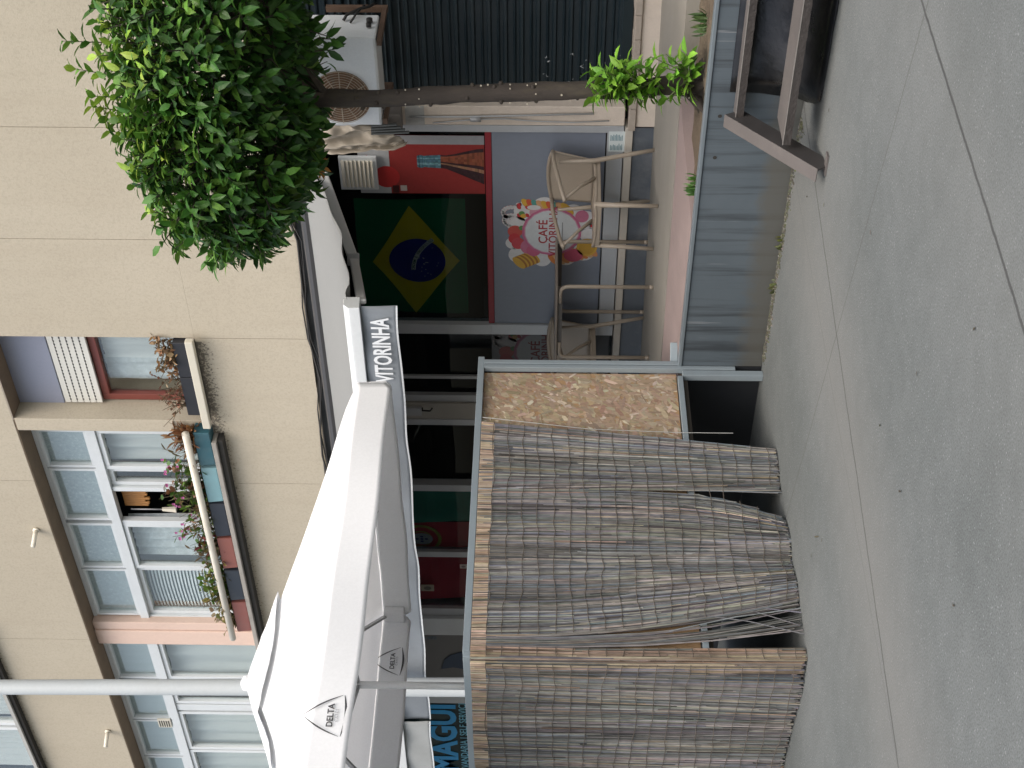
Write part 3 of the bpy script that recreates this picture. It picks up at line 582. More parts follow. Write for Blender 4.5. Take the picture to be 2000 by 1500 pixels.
# ---- flag of Portugal
pf = thing('portugal_flag', 'green and red flag with yellow crest across the cafe windows behind the parasol', 'flag', (-10.9, .1, 2.3))
def pg(x0, x1, nm, mat):
    m = MB(); m.grid(24, 12, lambda u, v: (x0+(x1-x0)*u, .10+.012*math.sin(u*11+v*4)+.012*math.sin(v*5+u*7), 1.5+v*1.4)); m.build(nm, mat, pf, smooth=True)
pg(-10.62, -10.05, 'green_field', M_cloth('pt_green', (.08, .38, .27), .2)); pg(-11.82, -10.62, 'red_field', M_cloth('pt_red', (.85, .10, .13), .2))
cq = fy(822, 1052, .08); m = MB()
for r0, r1, c_ in ((.17, .205, (.5, .42, .1)), (.10, .115, (.5, .42, .1))):
    for j in range(40): a, b_ = j*math.pi/20, (j+1)*math.pi/20; m.face([cq+Vector((r*math.cos(t), 0, r*math.sin(t))) for r, t in ((r0, a), (r1, a), (r1, b_), (r0, b_))], c_)
m.disc(cq+Vector((0, -.002, -.01)), X, Z, .085, .11, 20, (.5, .5, .52))
for dx, dz in ((0, 0), (-.035, 0), (.035, 0), (0, .045), (0, -.045)): m.disc(cq+Vector((dx, -.004, dz-.01)), X, Z, .013, .017, 10, (.04, .06, .25))
m.build('crest', M_attr('crest_print', .7), pf)
for i, (p_, w_, h_, c_) in enumerate(((fy(835, 1150, .0), .10, .13, (.24, .21, .16)), (fy(905, 1108, .0), .06, .07, (.5, .42, .4)))):
    m = MB(); m.box(p_.x-w_/2, p_.x+w_/2, .010, .015, p_.z-h_/2, p_.z+h_/2, c_); m.disc((p_.x, .008, p_.z), X, Z, w_*.3, h_*.3, 12, tuple(x*.35 for x in c_))
    tag(m.build('door_sticker', M_attr('sticker_%d' % i, .5)), ['small square beige sticker on the red flag window', 'small pale pink sticker low on the red flag window'][i], 'sticker')
# ---- wall between cafe and laundry, with fin
lw = thing('laundry_front', 'grey laundry shopfront wall with dark blue fin shape and lit window', 'shopfront', (-13.5, 0, .65))
m = MB(); m.box(-13.30, -12.24, -.01, .3, .6, 3.42); m.build('wall', M('grey_wall', (.17, .17, .165), .7, .06, 3), lw)
m = MB(); m.box(-13.53, -13.30, -.03, .3, .6, 3.42); m.build('pillar', white_al, lw)
f_ = [fy(862, 1306, -.015), fy(868, 1288, -.015), fy(880, 1279, -.015), fy(905, 1272, -.015), fy(925, 1270, -.015), fy(925, 1313, -.015), fy(905, 1306, -.015), fy(885, 1303, -.015)]
m = MB(); m.hexa(f_, [q+Vector((0, -.004, 0)) for q in f_]); m.build('fin_sign', M('fin_blue', (.03, .05, .09), .5), lw)
a = fy(830, 1245, -.012)
text_mesh('SERVICE', .07, a+Vector((0, -.002, 0)), Z, -X, M('pale_blue_ink', (.13, .19, .24), .6), lw, 'lettering')
m = MB(); m.box(-17, -13.53, .03, .036, .6, 3.4); m.build('window_pane', glass_shop, lw)
m = MB(); m.box(-17.4, -13.31, 1.2, 1.25, .6, 3.42); m.build('interior_wall', M('teal_interior', (.05, .09, .09), .8, .3, 2), lw)
blue = M('blue_letters', (.01, .40, .85), .45, .03, 3); pale = M('pale_letters', (.2, .58, .75), .45)
a = fy(864, 1373, .0); 
tt = text_mesh('MAGUI', .88*.48, (-13.62, .02, a.z+.0), X, Z, blue, lw, 'lettering', bold=.035, sx=1.06, align='RIGHT')
text_mesh('LAVANDARIA | SELF SERVICE', .12, (-13.57, .02, fy(903, 1376, 0).z), X, Z, pale, lw, 'lettering', bold=.01, sx=.98, align='RIGHT')
#@@RIGHT SIDE: pillar, shutter, AC
pw = thing('plaster_pillar', 'peeling cream plaster pillar between the cafe window and the shutter', 'wall', (-5.88, 0, .65))
m = MB(); m.box(-5.965, -5.80, -.035, .25, .88, 3.36); m.build('render', beige_plaster, pw, bevel=.006)
m = MB(); m.box(-5.968, -1.0, -.045, .25, .60, .80); m.build('plinth', beige_plaster, pw, bevel=.008)
m = MB()
for i in range(26):
    x = -5.985+i*.19; m.box(x, x+.186, -.075+U_(-.004, .004), .2, .802, .852+U_(-.004, .004))
m.build('stone_sill', stone_trim, pw, bevel=.004)
m = MB(); c0 = [fy(800, 228, -.05), fy(900, 228, -.05), fy(1000, 226, -.05), fy(1160, 222, -.05)]; m.tube(c0, .008, 6); c1 = [fy(845, 240, -.05), fy(930, 233, -.05), fy(985, 232, -.05), fy(1050, 237, -.05), fy(1120, 239, -.05), fy(1190, 236, -.05)]; m.tube(c1, .005, 5)
m.box(fy(940, 232, -.05).x-.015, fy(940, 232, -.05).x+.015, -.07, -.036, 1.94, 2.02); m.build('conduit', grey_al, pw, smooth=True)
m = MB(); m.box(-5.965, -5.80, -.041, -.0355, 2.36, 2.5); m.build('bare_patch', M('bare_cement', (.38, .38, .37), .9, .15, 20, bump=.4), pw)
rs = thing('roller_shutter', 'dark teal ribbed metal roller shutter behind the tree trunk', 'shutter', (-4, .1, .85)); m = MB()
prof = []; z = .86
while z < 3.36:
    prof += [(z, .12), (z+.012, .108), (z+.024, .12), (z+.060, .122), (z+.070, .100), (z+.088, .100), (z+.098, .12)]; z += .117
for (za, ya), (zb_, yb_) in zip(prof[:-1], prof[1:]): m.face([(-5.80, ya, za), (-1, ya, za), (-1, yb_, zb_), (-5.80, yb_, zb_)])
m.build('slats', M('dark_teal_paint', (.004, .013, .018), .5, .25, 3, dirt=.25, dirtcol=(.05, .055, .06), bump=.1, bscale=30), rs)
m = MB(); m.box(-5.80, -1, .085, .125, .853, .93); m.build('bottom_bar', M('teal_bar', (.005, .014, .018), .4, .2, 4), rs, bevel=.004)
m = MB()
for i in range(26):
    q = fy(U_(1060, 1225), U_(95, 200), .10); s_ = U_(.003, .013); m.face([(q.x+U_(-s_, s_)*1.5, .0975+.001*i/26, q.z+U_(-s_, s_)*1.4) for _ in range(5)])
m.build('paint_chip', M('paint_chip', (.42, .44, .45), .7), rs)
ac = thing('air_conditioner', 'white outdoor air conditioner with round rusty fan grille over the shutter', 'air conditioner', (-5.3, -.35, 2.6))
x0, x1, y0, y1, z0, z1 = -5.665, -4.965, -.50, -.20, 2.615, 3.135
m = MB(); m.box(x0, x1, y0, y1, z0, z1); m.build('casing', M('ac_white', (.72, .76, .78), .35, .03, 3, dirt=.2, dirtcol=(.45, .42, .36)), ac, bevel=.012)
m = MB(); m.box(x0+.01, x1-.01, y0-.006, y0-.001, z0+.015, z1-.02); m.build('front_panel', M('ac_front', (.76, .80, .82), .3, .03, 3), ac, bevel=.01)
fc = fy(672, 190, y0-.008); fc = Vector((-5.43, y0-.008, 2.885)); rr_ = .205
m = MB(); m.disc(fc, X, Z, rr_, rr_, 40); m.build('fan_opening', M('rusty_fins', (.20, .11, .06), .8, .5, 30, stretch=(1, 1, 4), dirt=.6, dirtcol=(.10, .14, .13), dscale=6), ac)
m = MB()
for k in range(2, 12):
    m.tube([fc+Vector((rr_*k/11*math.cos(j*math.pi/18), -.012-.008*(1-k/11), rr_*k/11*math.sin(j*math.pi/18))) for j in range(37)], .0022, 4, cap=False)
for k in range(12):
    a = k*math.pi/6; m.tube([fc+Vector((.03*math.cos(a), -.02, .03*math.sin(a))), fc+Vector((rr_*math.cos(a), -.01, rr_*math.sin(a)))], .003, 4)
m.build('fan_grille', M('grille_wire', (.42, .36, .28), .6, .3, 12), ac)
m = MB(); m.disc(fc+Vector((0, -.021, 0)), X, Z, .04, .04, 20); m.build('fan_hub', M('hub', (.3, .3, .3), .5), ac)
m = MB()
for x in (-5.62, -5.0):
    m = MB(); m.box(x-.02, x+.02, -.52, -.075, 2.575, 2.607); m.box(x-.02, x+.02, -.0749, -.04, 2.57, 3.0); m.build('bracket', rust_m, ac)
m = MB(); m.tube([(-4.955, -.3, 2.85), (-4.93, -.27, 2.83), (-4.92, -.2, 2.74), (-4.93, -.15, 2.68), (-4.94, -.1, 2.66)], .011, 8); m.tube([(-4.955, -.33, 2.80), (-4.92, -.26, 2.76), (-4.93, -.14, 2.72)], .008, 8)
m.tube([(-4.955, -.32, 2.67), (-4.93, -.32, 2.67)], .022, 10); m.tube([(-4.955, -.38, 2.67), (-4.93, -.38, 2.67)], .018, 10); m.build('pipes', M('black_rubber', (.02, .02, .02), .6), ac, smooth=True)
tp = thing('tarpaulin', 'crumpled grey-beige tarpaulin bundle hanging beside the air conditioner', 'tarpaulin', (-5.85, -.3, 3.0)); m = MB()
def tarp(u, v):
    top = fy(625+10*u, 250+52*u, -.32); bot = fy(735+85*u-60*max(0, u-.6), 246+22*u+40*max(0, .5-abs(u-.8)), -.32)
    q = top.lerp(bot, v); q.y += .05*mn.noise(Vector((u*7, v*3.2, 1)))+.035*math.sin(u*15+v*4+2*mn.noise(Vector((u*3, v*6, 4)))); q.x += .02*mn.noise(Vector((u*4, v*4, 7))); return q
m.grid(40, 40, tarp); m.build('cloth', M_cloth('tarp_cloth', (.40, .36, .30), .1, bump=.4), tp, smooth=True, solid=.004)
m = MB()
for i in range(4):
    a = fy(725, 246+5*i, -.36); b_ = fy(775+8*i, 243+5*i, -.36); m.beam(a, b_, .012, .02)
m.build('batten', M('dark_batten', (.10, .11, .11), .6), tp)
m = MB(); m.box(-5.96, -5.80, -.16, -.037, 2.52, 2.66); m.box(-5.95, -5.80, -.2, -.037, 2.67, 2.76)
tag(m.build('electric_box', M('grey_box', (.16, .15, .14), .6, .15, 6), bevel=.006), 'dark grey electrical box on the pillar under the air conditioner', 'electrical box')
cb = MB()
for k in range(4):
    pts = [(560, 420), (584, 470), (594, 560), (597, 600), (604, 662), (618, 700), (628, 740), (626, 800), (627, 840), (634, 890), (642, 930), (650, 1000)]
    cb.tube([fy(a+k*2.2-4+2.5*math.sin(i*1.7+k*2), b_, -.115-.006*(k % 2)) for i, (a, b_) in enumerate(pts)], .006+.003*(k == 1), 6)
tag(cb.build('cable_bundle', M('black_cable', (.03, .028, .026), .6, .2, 9), smooth=True), 'sagging dark cable bundle clipped along the bottom of the concrete wall', 'cable')
#@@AWNING
awn_m = M_cloth('awning_fabric', (.25, .258, .255), .12); val_m = M_cloth('awning_valance', (.28, .31, .34), .25, var=.15, scale=5, bump=.3)
def awning(xr, xl, label, kind):
    t = thing('awning', label, 'awning', (xr-1, -.1, 3.3), 'shop awnings')
    prof = [(-.13, 3.315), (-.53, 3.12), (-.84, 2.985), (-1.15, 2.89), (-1.41, 2.825), (-1.70, 2.775), (-1.86, 2.765)]
    m = MB()
    def fn(u, v):
        i = min(int(v*6), 5); f = v*6-i; y, z = prof[i][0]+(prof[i+1][0]-prof[i][0])*f, prof[i][1]+(prof[i+1][1]-prof[i][1])*f
        e = math.exp(-u*(xr-xl)/.25); return (xr+(xl-xr)*u-.0*v, y, z+.014*e*math.sin(v*22)+.012*(1-e)*math.sin(v*3.14)*math.sin(u*20))
    m.grid(50, 30, fn); m.build('fabric', awn_m, t, smooth=True, solid=.003)
    m = MB(); sec = [(-1.83, 2.68), (-1.83, 2.775), (-1.86, 2.79), (-1.91, 2.785), (-1.945, 2.75), (-1.945, 2.735), (-1.94, 2.675)]
    m.hexa([(xr, y, z) for y, z in sec], [(xl, y, z) for y, z in sec]); m.build('front_bar', M('bar_white', (.66, .69, .70), .3, .02, 2), t, bevel=.004)
    m = MB(); m.tube([(xr-.02, -.16, 3.31), (xl, -.16, 3.31)], .045, 10); m.box(xl, xr, -.125, -.101, 3.27, 3.355); m.build('roller', M('roller_dark', (.05, .05, .052), .5), t, smooth=False)
    m = MB(); m.grid(90, 8, lambda u, v: (xr-.01+(xl-xr)*u, -1.90-.05*(1-v)*math.sin(u*(xr-xl)*3.5)*.4-.012*math.sin(u*(xr-xl)*11+v*2), 2.432+.245*v+.006*math.sin(u*31)*(1-v)))
    va = m.build('valance', val_m if kind == 0 else M_cloth('plain_valance', (.42, .44, .44), .3, var=.2, scale=3, bump=.5), t, smooth=True, solid=.002)
    m = MB(); m.grid(90, 1, lambda u, v: (xr-.01+(xl-xr)*u, -1.905-.05*math.sin(u*(xr-xl)*3.5)*.4-.012*math.sin(u*(xr-xl)*11), 2.428+.012*v+.006*math.sin(u*31))); m.build('hem', white_al, va, solid=.004)
    if kind == 0:
        tt = text_mesh('VITORINHA', .168, (-6.215, -1.935, 2.545), X, Z, M('white_vinyl', (.75, .78, .80), .5), va, 'lettering', bold=.022, sx=.65, align='RIGHT')
    for xs_ in ((-6.02,) if kind == 0 else ()):
        a, b_, c_ = Vector((-5.85, -.14, 3.14)), Vector((-6.56, -.98, 2.835)), Vector((-6.62, -1.84, 2.71))
        b_ = fy(690, 505, -1.0); a = fy(622, 318, -.35); c_ = fy(706, 590, -1.86)
        m = MB(); m.beam(a, b_, .04, .075); m.build('arm', M('arm_grey', (.52, .53, .53), .4, .04, 4), t, bevel=.01)
        m = MB(); m.beam(b_+Vector((-.01, 0, -.003)), c_, .036, .065); m.build('arm', M('arm_grey2', (.52, .53, .53), .4, .04, 4), t, bevel=.01)
        m = MB(); m.beam(b_+Vector((.035, .02, .0)), b_+Vector((-.04, -.03, 0)), .05, .085); m.build('elbow', grey_al, t, bevel=.01)
    return t
awning(-6.12, -10.986, 'grey cafe awning with white VITORINHA lettering on its valance', 0)
awning(-10.99, -15.5, 'plain grey awning above the blue laundry lettering', 1)
#@@PARASOL
XP, YP = -7.69, -3.79; HX, HY = 1.233, 1.49; ZE, ZA = 2.705, 3.335
ps = thing('parasol', 'large white rectangular parasol with triangular coffee logo on its valance', 'parasol', (XP, YP, .56))
can_m = M_cloth('parasol_white', (.92, .93, .94), .24, var=.02, bump=.12)
corn = [(XP+HX, YP-HY), (XP+HX, YP+HY), (XP-HX, YP+HY), (XP-HX, YP-HY)]
m = MB()
for k in range(4):
    a, b_ = corn[k], corn[(k+1) % 4]
    def fn(u, v):
        ex, ey = a[0]+(b_[0]-a[0])*u, a[1]+(b_[1]-a[1])*u; v2 = .02+.98*v
        x, y = XP+(ex-XP)*v2, YP+(ey-YP)*v2; sag = math.sin(math.pi*u)
        z = ZA+(ZE-ZA)*v2-.03*math.sin(math.pi*v2)-.05*sag*v2*(1-v2)*2-.012*sag*v2-.028*max(0, (v2-.90)/.1)**2 + .006*mn.noise(Vector((x*3, y*3, 0)))
        return (x, y, z)
    m.grid(26, 22, fn)
m.build('canopy', can_m, ps, smooth=True)
m = MB()
for k in range(4):
    a, b_ = corn[k], corn[(k+1) % 4]
    def fn(u, v):
        ex, ey = a[0]+(b_[0]-a[0])*u, a[1]+(b_[1]-a[1])*u; v2 = (.03+.97*v)*.30
        x, y = XP+(ex-XP)*v2, YP+(ey-YP)*v2; e = v**6
        z = ZA+.014+(ZE-ZA)*v2*1.045-.016*math.sin(math.pi*u)*v+.005*e*math.sin(u*9+k*2)+.006*mn.noise(Vector((x*9, y*9, 3)))
        return (x, y, z)
    m.grid(24, 10, fn)
m.build('vent_cap', can_m, ps, smooth=True, solid=.003)
m = MB(); m.tube([(XP, YP, ZA-.02), (XP, YP, ZA+.025), (XP, YP, ZA+.04)], [.055, .045, .015], 14); m.build('finial', can_m, ps, smooth=True)
vals = []
logo_ink = M('dark_ink', (.05, .05, .055), .6)
for k in range(4):
    a, b_ = Vector((*corn[k], 0)), Vector((*corn[(k+1) % 4], 0)); d = (b_-a).normalized(); n = Vector((d.y, -d.x, 0)); ln = (b_-a).length
    gapa = .0 if k in (0,) else .0
    def edge(u): return ZE-.023-.012*math.sin(math.pi*u)
    def fn(u, v):
        h_ = .222
        e0 = min(u*ln, (1-u)*ln); rnd = .035*max(0, 1-e0/.05)**2 if e0 < .05 else 0
        tuck = (.07*(1-v) if (k == 2 and u < .05) or (k == 1 and u > .95) else 0)
        q = a+d*(u*ln)+n*(.004+.012*(1-v)*math.sin(u*ln*4+k)+.01*(1-v)); return (q.x, q.y, edge(u)-(h_-rnd)*(1-v)+.004*math.sin(u*17))
    m = MB(); m.grid(60, 8, fn); va = m.build('valance', can_m, ps, smooth=True, solid=.0025); vals.append(va)
def delta(va, cx, xd, n, z):
    m = MB(); cx = Vector(cx); w, h_ = .115, .19
    def P(s_, t): return cx+xd*s_+Vector((0, 0, z+t))+n*.004
    def arcq(p, q, bow, w0):
        pts = []
        for i in range(15):
            u = i/14; x = p[0]+(q[0]-p[0])*u; t = p[1]+(q[1]-p[1])*u; nx, nt2 = q[1]-p[1], -(q[0]-p[0]); l = math.hypot(nx, nt2); bo = bow*math.sin(math.pi*u); wd = w0*(.25+math.sin(math.pi*u))
            pts.append(((x+nx/l*bo, t+nt2/l*bo), (x+nx/l*(bo+wd), t+nt2/l*(bo+wd))))
        for i in range(14): m.face([P(*pts[i][0]), P(*pts[i+1][0]), P(*pts[i+1][1]), P(*pts[i][1])])
    arcq((-.125, -.075), (0, .125), -.008, -.007); arcq((0, .125), (.125, -.075), -.008, -.007); arcq((.125, -.083), (-.125, -.083), -.010, -.012)
    m.build('logo_triangle', logo_ink, va)
    text_mesh('DELTA', .047, P(0, -.022)+n*.002, xd, Z, logo_ink, va, 'lettering', bold=.02); text_mesh('CAFÉS', .022, P(0, -.054)+n*.002, xd, Z, M('faint_ink', (.45, .46, .48), .6), va, 'lettering', spacing=1.4)
delta(vals[0], (XP+HX+.018, YP-1.05, 0), Y, X, ZE-.115)
delta(vals[2], (XP-HX+.003, YP+1.05, 0), Y, X, ZE-.115)
m = MB(); m.tube([(XP, YP, .56), (XP, YP, ZA)], .024, 12); m.build('pole', M('parasol_pole', (.62, .64, .65), .35, .03, 3, metal=.3), ps, smooth=True)
m = MB(); m.box(XP-.4, XP+.4, YP-.4, YP+.4, .565, .63); m.build('base', M('base_concrete', (.3, .3, .3), .8), ps, bevel=.02)
for k, (cx, cy) in enumerate(corn+[(XP+HX, YP), (XP, YP+HY), (XP-HX, YP), (XP, YP-HY)]):
    m = MB(); q = Vector((cx, cy, ZE-.075)); q = Vector((XP, YP, ZA-.16)).lerp(q, .985); m.beam((XP, YP, ZA-.16), q, .018, .028); rb = m.build('rib', grey_al, ps)
    m = MB(); m.beam((XP, YP, 2.62), Vector((XP, YP, ZA-.16)).lerp(q, .5)-Vector((0, 0, .012)), .014, .02); m.build('strut', grey_al, rb)
bl = Vector((XP-HX, YP+HY, ZE)); m = MB(); m.box(bl.x-.02, bl.x+.10, bl.y-.07, bl.y+.0, ZE-.20, ZE-.04); m.build('corner_pocket', can_m, ps, bevel=.01)
#@@LAMP
lp = thing('lamp_post', 'tall pale grey round lamp post behind the white parasol', 'lamp post', (-10.1, -2.12, 0))
q0, q1 = fy(870, 1342, -2.12), fy(50, 1342, -2.12); m = MB()
def lpx(z): return q0.x+(q1.x-q0.x)*(z-q0.z)/(q1.z-q0.z)
m.tube([(lpx(z), -2.12, z) for z in (0, .5, .52, 2.4, 4.5, 7., 11.)], [.12, .12, .082, .08, .068, .060, .045], 24); m.build('shaft', M('lamp_grey', (.44, .475, .49), .45, .05, 2, dirt=.2, dirtcol=(.35, .35, .34)), lp, smooth=True)
m = MB(); m.beam((lpx(11), -2.12, 10.95), (lpx(11), -3.4, 11.2), .06, .06); m.box(lpx(11)-.12, lpx(11)+.12, -3.9, -3.3, 11.15, 11.28); m.build('lamp_head', grey_al, lp, bevel=.02)
#@@SCREEN
XE = -6.6
fr = thing('screen_frame', 'blue-grey square tube frame carrying the reed screen', 'frame', (XE, -2, 0))
tubem = M('tube_blue_grey', (.27, .32, .35), .4, .08, 5, metal=.2, dirt=.3, dirtcol=(.14, .14, .14))
XF = -9.3
def bm(name, *bs):
    m = MB()
    for a, b_, w_, h_ in bs: m.beam(a, b_, w_, h_)
    return m.build(name, tubem, fr, bevel=.003)
bm('top_rail', ((XE, -1.90, 1.885), (XE, -4.315, 1.885), .04, .042)); bm('top_rail', ((XE+.02, -4.335, 1.882), (XF, -4.335, 1.87), .04, .042))
bm('bottom_rail', ((XE, -2.07, .552), (XE, -4.3, .550), .04, .035)); bm('bottom_rail', ((XE, -4.32, .55), (XF, -4.32, .55), .04, .035))
bm('post', ((XE+.005, -1.955, .18), (XE+.005, -1.955, 1.863), .05, .035), ((XE+.005, -1.995, .18), (XE+.005, -1.995, 1.863), .042, .03))
bm('post', ((XE+.0, -2.045, .0), (XE+.0, -2.045, .535), .05, .05)); bm('post', ((XE-.06, -4.27, 0), (XE-.06, -4.27, 1.86), .04, .04)); bm('post', ((XF, -4.3, 0), (XF, -4.3, 1.85), .04, .04)); bm('bracket', ((XE+.0, -1.93, .585), (XE+.10, -1.83, .585), .02, .05))
dk = MB(); dk.box(XF, XE-.03, -4.28, -2.0, .50, .555); tag(dk.build('timber_deck', M('dark_timber', (.06, .05, .04), .8, .3, 6)), 'dark raised deck inside the reed screen enclosure', 'deck')
# OSB board with real strands
ob = thing('strand_board', 'bare tan oriented strand board beside the reed screen', 'board', (XE, -2.9, .57)); m = MB(); m.box(XE-.032, XE-.018, -4.26, -2.02, .575, 1.862, (.36, .23, .12))
m.build('core', M_attr('osb_core', .8), ob); m = MB()
pal = [(.37, .28, .195), (.41, .32, .225), (.335, .25, .17), (.45, .36, .26), (.31, .22, .15), (.39, .295, .20), (.36, .275, .19), (.58, .49, .38)]
for i in range(2600):
    y, z = U_(-2.95, -2.03), U_(.585, 1.855); a = random.gauss(.9, .6) if R() < .7 else U_(0, 3.14); l, w_ = U_(.02, .06)*1.1, U_(.006, .02); ca, sa = math.cos(a), math.sin(a); col = jit(random.choice(pal[:7] if R() < .93 else pal[7:]), .12); x = XE-.0178+.0026*i/2600
    pts = []
    for s_, t in ((-1, -.6), (-.5, -1), (.6, -.9), (1, .3), (.5, 1), (-.7, .8)):
        s2, t2 = s_*l*U_(.75, 1), t*w_*U_(.7, 1); pts.append((x, min(-2.022, max(-3., y+s2*ca-t2*sa)), min(1.86, max(.577, z+s2*sa+t2*ca))))
    m.face(pts, col)
m.build('strands', M_attr('osb_strand', .7, 0, .3, .25, 90, (1, 1, .3)), ob)
m = MB(); m.box(XE-.03, XE+.0, -4.26, -2.05, .571, .5745) if False else m.box(XE-.03, XE-.01, -4.26, -2.05, .5715, .5745); m.build('edge_strip', black_line, ob)
# reeds
sc_ = thing('reed_screen', 'weathered grey reed fencing hanging ragged to the ground with a torn gap', 'reed fence', (XE, -4.3, 0))
reed_m = M_attr('reed', .75, .1, .25, .45, 40, (1, 1, .25))
greys = [(.325, .315, .295), (.25, .245, .238), (.395, .38, .352), (.28, .288, .295), (.155, .152, .148), (.455, .43, .385), (.25, .275, .31)]
tans = [(.50, .40, .30), (.43, .345, .26), (.55, .45, .345), (.38, .29, .21)]
def side_y(s_, z):
    yt = -2.535-s_*1.825; u = max(0, 1-z/1.86)
    if s_ < .33: yb = -2.79-(s_/.33)*.31; return yt+(yb-yt)*u
    if s_ < .925: yb = -3.365-(s_-.33)/.595*.60; return yt+(yb-yt)*(u**(1.9+4.5*math.exp(-(s_-.33)/.07)))
    if s_ < .962: yb = -4.0-(s_-.925)/.037*.16; return yt+(yb-yt)*(u**2.5)
    return yt
def bulge(s_, z): return .018+.035*max(0, 1-z/1.86)**1.5+.022*math.sin(s_*17+z*1.3)*(1-z/2.2)+.014*mn.noise(Vector((s_*9, z*2, 5)))
m = MB(); top = 1.862
def reed(fn, z1, z0, r, col, tcol):
    zs = [z1, z1-.085, z1-.12, z1-.5, z1-.95, z1-1.35, z0]; zs = [zz for zz in zs if zz >= z0]
    pts = [fn(zz) for zz in zs]
    k = len(m.f); m.tube(pts, [r*.8]+[r]*(len(pts)-2)+[r*.75], 4, col, cap=False, rot=R())
    for j in range(4): m.c[k+j] = tcol
for i in range(2300):
    layer = i % 3; s_ = R(); jx = U_(-.004, .006); jy = U_(-.006, .006); lean = U_(-.02, .02) if R() < .85 else U_(-.07, .07)
    corner = s_ > .962
    short = U_(0, .05) if R() < .9 else U_(.1, 1.2)
    z1 = top-(0 if R() < .93 else U_(.05, 1.2)); z0 = .0+short*.6
    if layer == 2 or (layer == 1 and R() < .4): z0 = U_(.0, 1.4); z1 = min(z0+U_(.3, .9), top)
    if .925 < s_ < .962 and R() < .72: z0 = U_(.72, 1.0); z1 = top; layer = 0
    base = random.choice(greys) if not (corner and R() < .75) else random.choice(tans)
    if R() < .05: base = random.choice(tans)
    tn = .72*(1+.55*mn.noise(Vector((s_*11, z1*1.6, 2)))); base = tuple(x*tn for x in base); col = jit(base, .25); tcol = jit(random.choice(tans), .25) if R() < .8 else col
    def fn(z, s_=s_, jx=jx, jy=jy, lean=lean, layer=layer): return (XE+bulge(s_, z)+.002+jx+layer*.006, side_y(s_, z)+jy+lean*(z-1)*.5, z)
    if z1 < top-.01: tcol = col
    reed(fn, z1, z0, U_(.0034, .0062), col, tcol)
for i in range(1500):                                             # front face, running away to the left
    s_ = R(); x = -6.585-s_*2.7; layer = i % 3; jx = U_(-.006, .006); jy = U_(-.006, .004); lean = U_(-.03, .03)
    z1 = top-(0 if R() < .93 else U_(.05, 1.2)); z0 = U_(0, .04) if R() < .9 else U_(.05, .8)
    base = random.choice(greys) if R() < .9 else random.choice(tans)
    if s_ < .03 and R() < .6: base = random.choice(tans)
    if i % 3 == 2: z0 = U_(0, 1.4); z1 = min(z0+U_(.3, .9), top)
    tn = .76*(1+.5*mn.noise(Vector((s_*14, z1*1.6, 8)))); base = tuple(x*tn for x in base); col = jit(base, .25); tcol = jit(random.choice(tans), .22) if R() < .85 else col
    def fn(z, x=x, s_=s_, jx=jx, jy=jy, layer=layer, lean=lean): return (x+jx+lean*(z-1)*.5, -4.36-.012*math.sin(s_*22+z)-.03*max(0, 1-z/1.86)*abs(math.sin(s_*9))-jy-layer*.006, z)
    if z1 < top-.01: tcol = col
    reed(fn, z1, z0, U_(.0034, .0062), col, tcol)
for s0, y0, y1, z0, z1 in ((0, -4.05, -4.0, .0, .62), (0, -4.14, -3.98, .02, .5), (0, -4.02, -4.18, .0, .75), (0, -4.2, -4.06, .0, .6), (0, -3.2, -3.36, .42, .02), (0, -3.3, -3.38, .25, .0)):
    m.tube([(XE+.06, y0, z0), (XE+.05, (y0+y1)/2+.02, (z0+z1)/2), (XE+.045, y1, z1)], .0038, 4, jit(random.choice(greys), .25))
m.build('reeds', reed_m, sc_)
m = MB()
for k in range(19):
    z = 1.775-k*.0945
    for lo, hi in ((0, .328), (.332, .922), (.963, 1.)):
        if z > .35 and lo == 0: lo2, hi2 = 0, .922
        elif z > .35 and lo == .332: continue
        else: lo2, hi2 = lo, hi
        n_ = max(2, int((hi2-lo2)*60)); pts = []
        for i in range(n_+1):
            s_ = lo2+(hi2-lo2)*i/n_; zz = z+.022*mn.noise(Vector((s_*6, k*.35, 0)))+.012*mn.noise(Vector((s_*25, k*.8, 3)))-.04*max(0, s_-.6)*(1 if k > 8 else .2); pts.append((XE+bulge(s_, zz)+.024, side_y(s_, zz), zz))
        m.tube(pts, .0021, 4, cap=False)
    pts = []
    for i in range(61):
        s_ = i/60; zz = z+.02*mn.noise(Vector((s_*7, k*.35, 9)))+.012*mn.noise(Vector((s_*28, k*.8, 13))); pts.append((-6.585-s_*2.7, -4.36-.012*math.sin(s_*22+zz)-.03*max(0, 1-zz/1.86)*abs(math.sin(s_*9))-.022, zz))
    m.tube(pts, .0021, 4, cap=False)
m.build('binding_wire', M('rusty_wire', (.085, .07, .055), .8, .3, 20), sc_)
wr = MB(); wr.tube([fx(943, 815, XE+.02), fx(1150, 838, XE+.02), fx(1330, 845, XE+.03), fx(1432, 846, XE+.05)], .0022, 5); tag(wr.build('loose_wire', M('steel_wire', (.5, .5, .48), .4, metal=.5)), 'thin loose wire hanging in front of the strand board', 'wire')
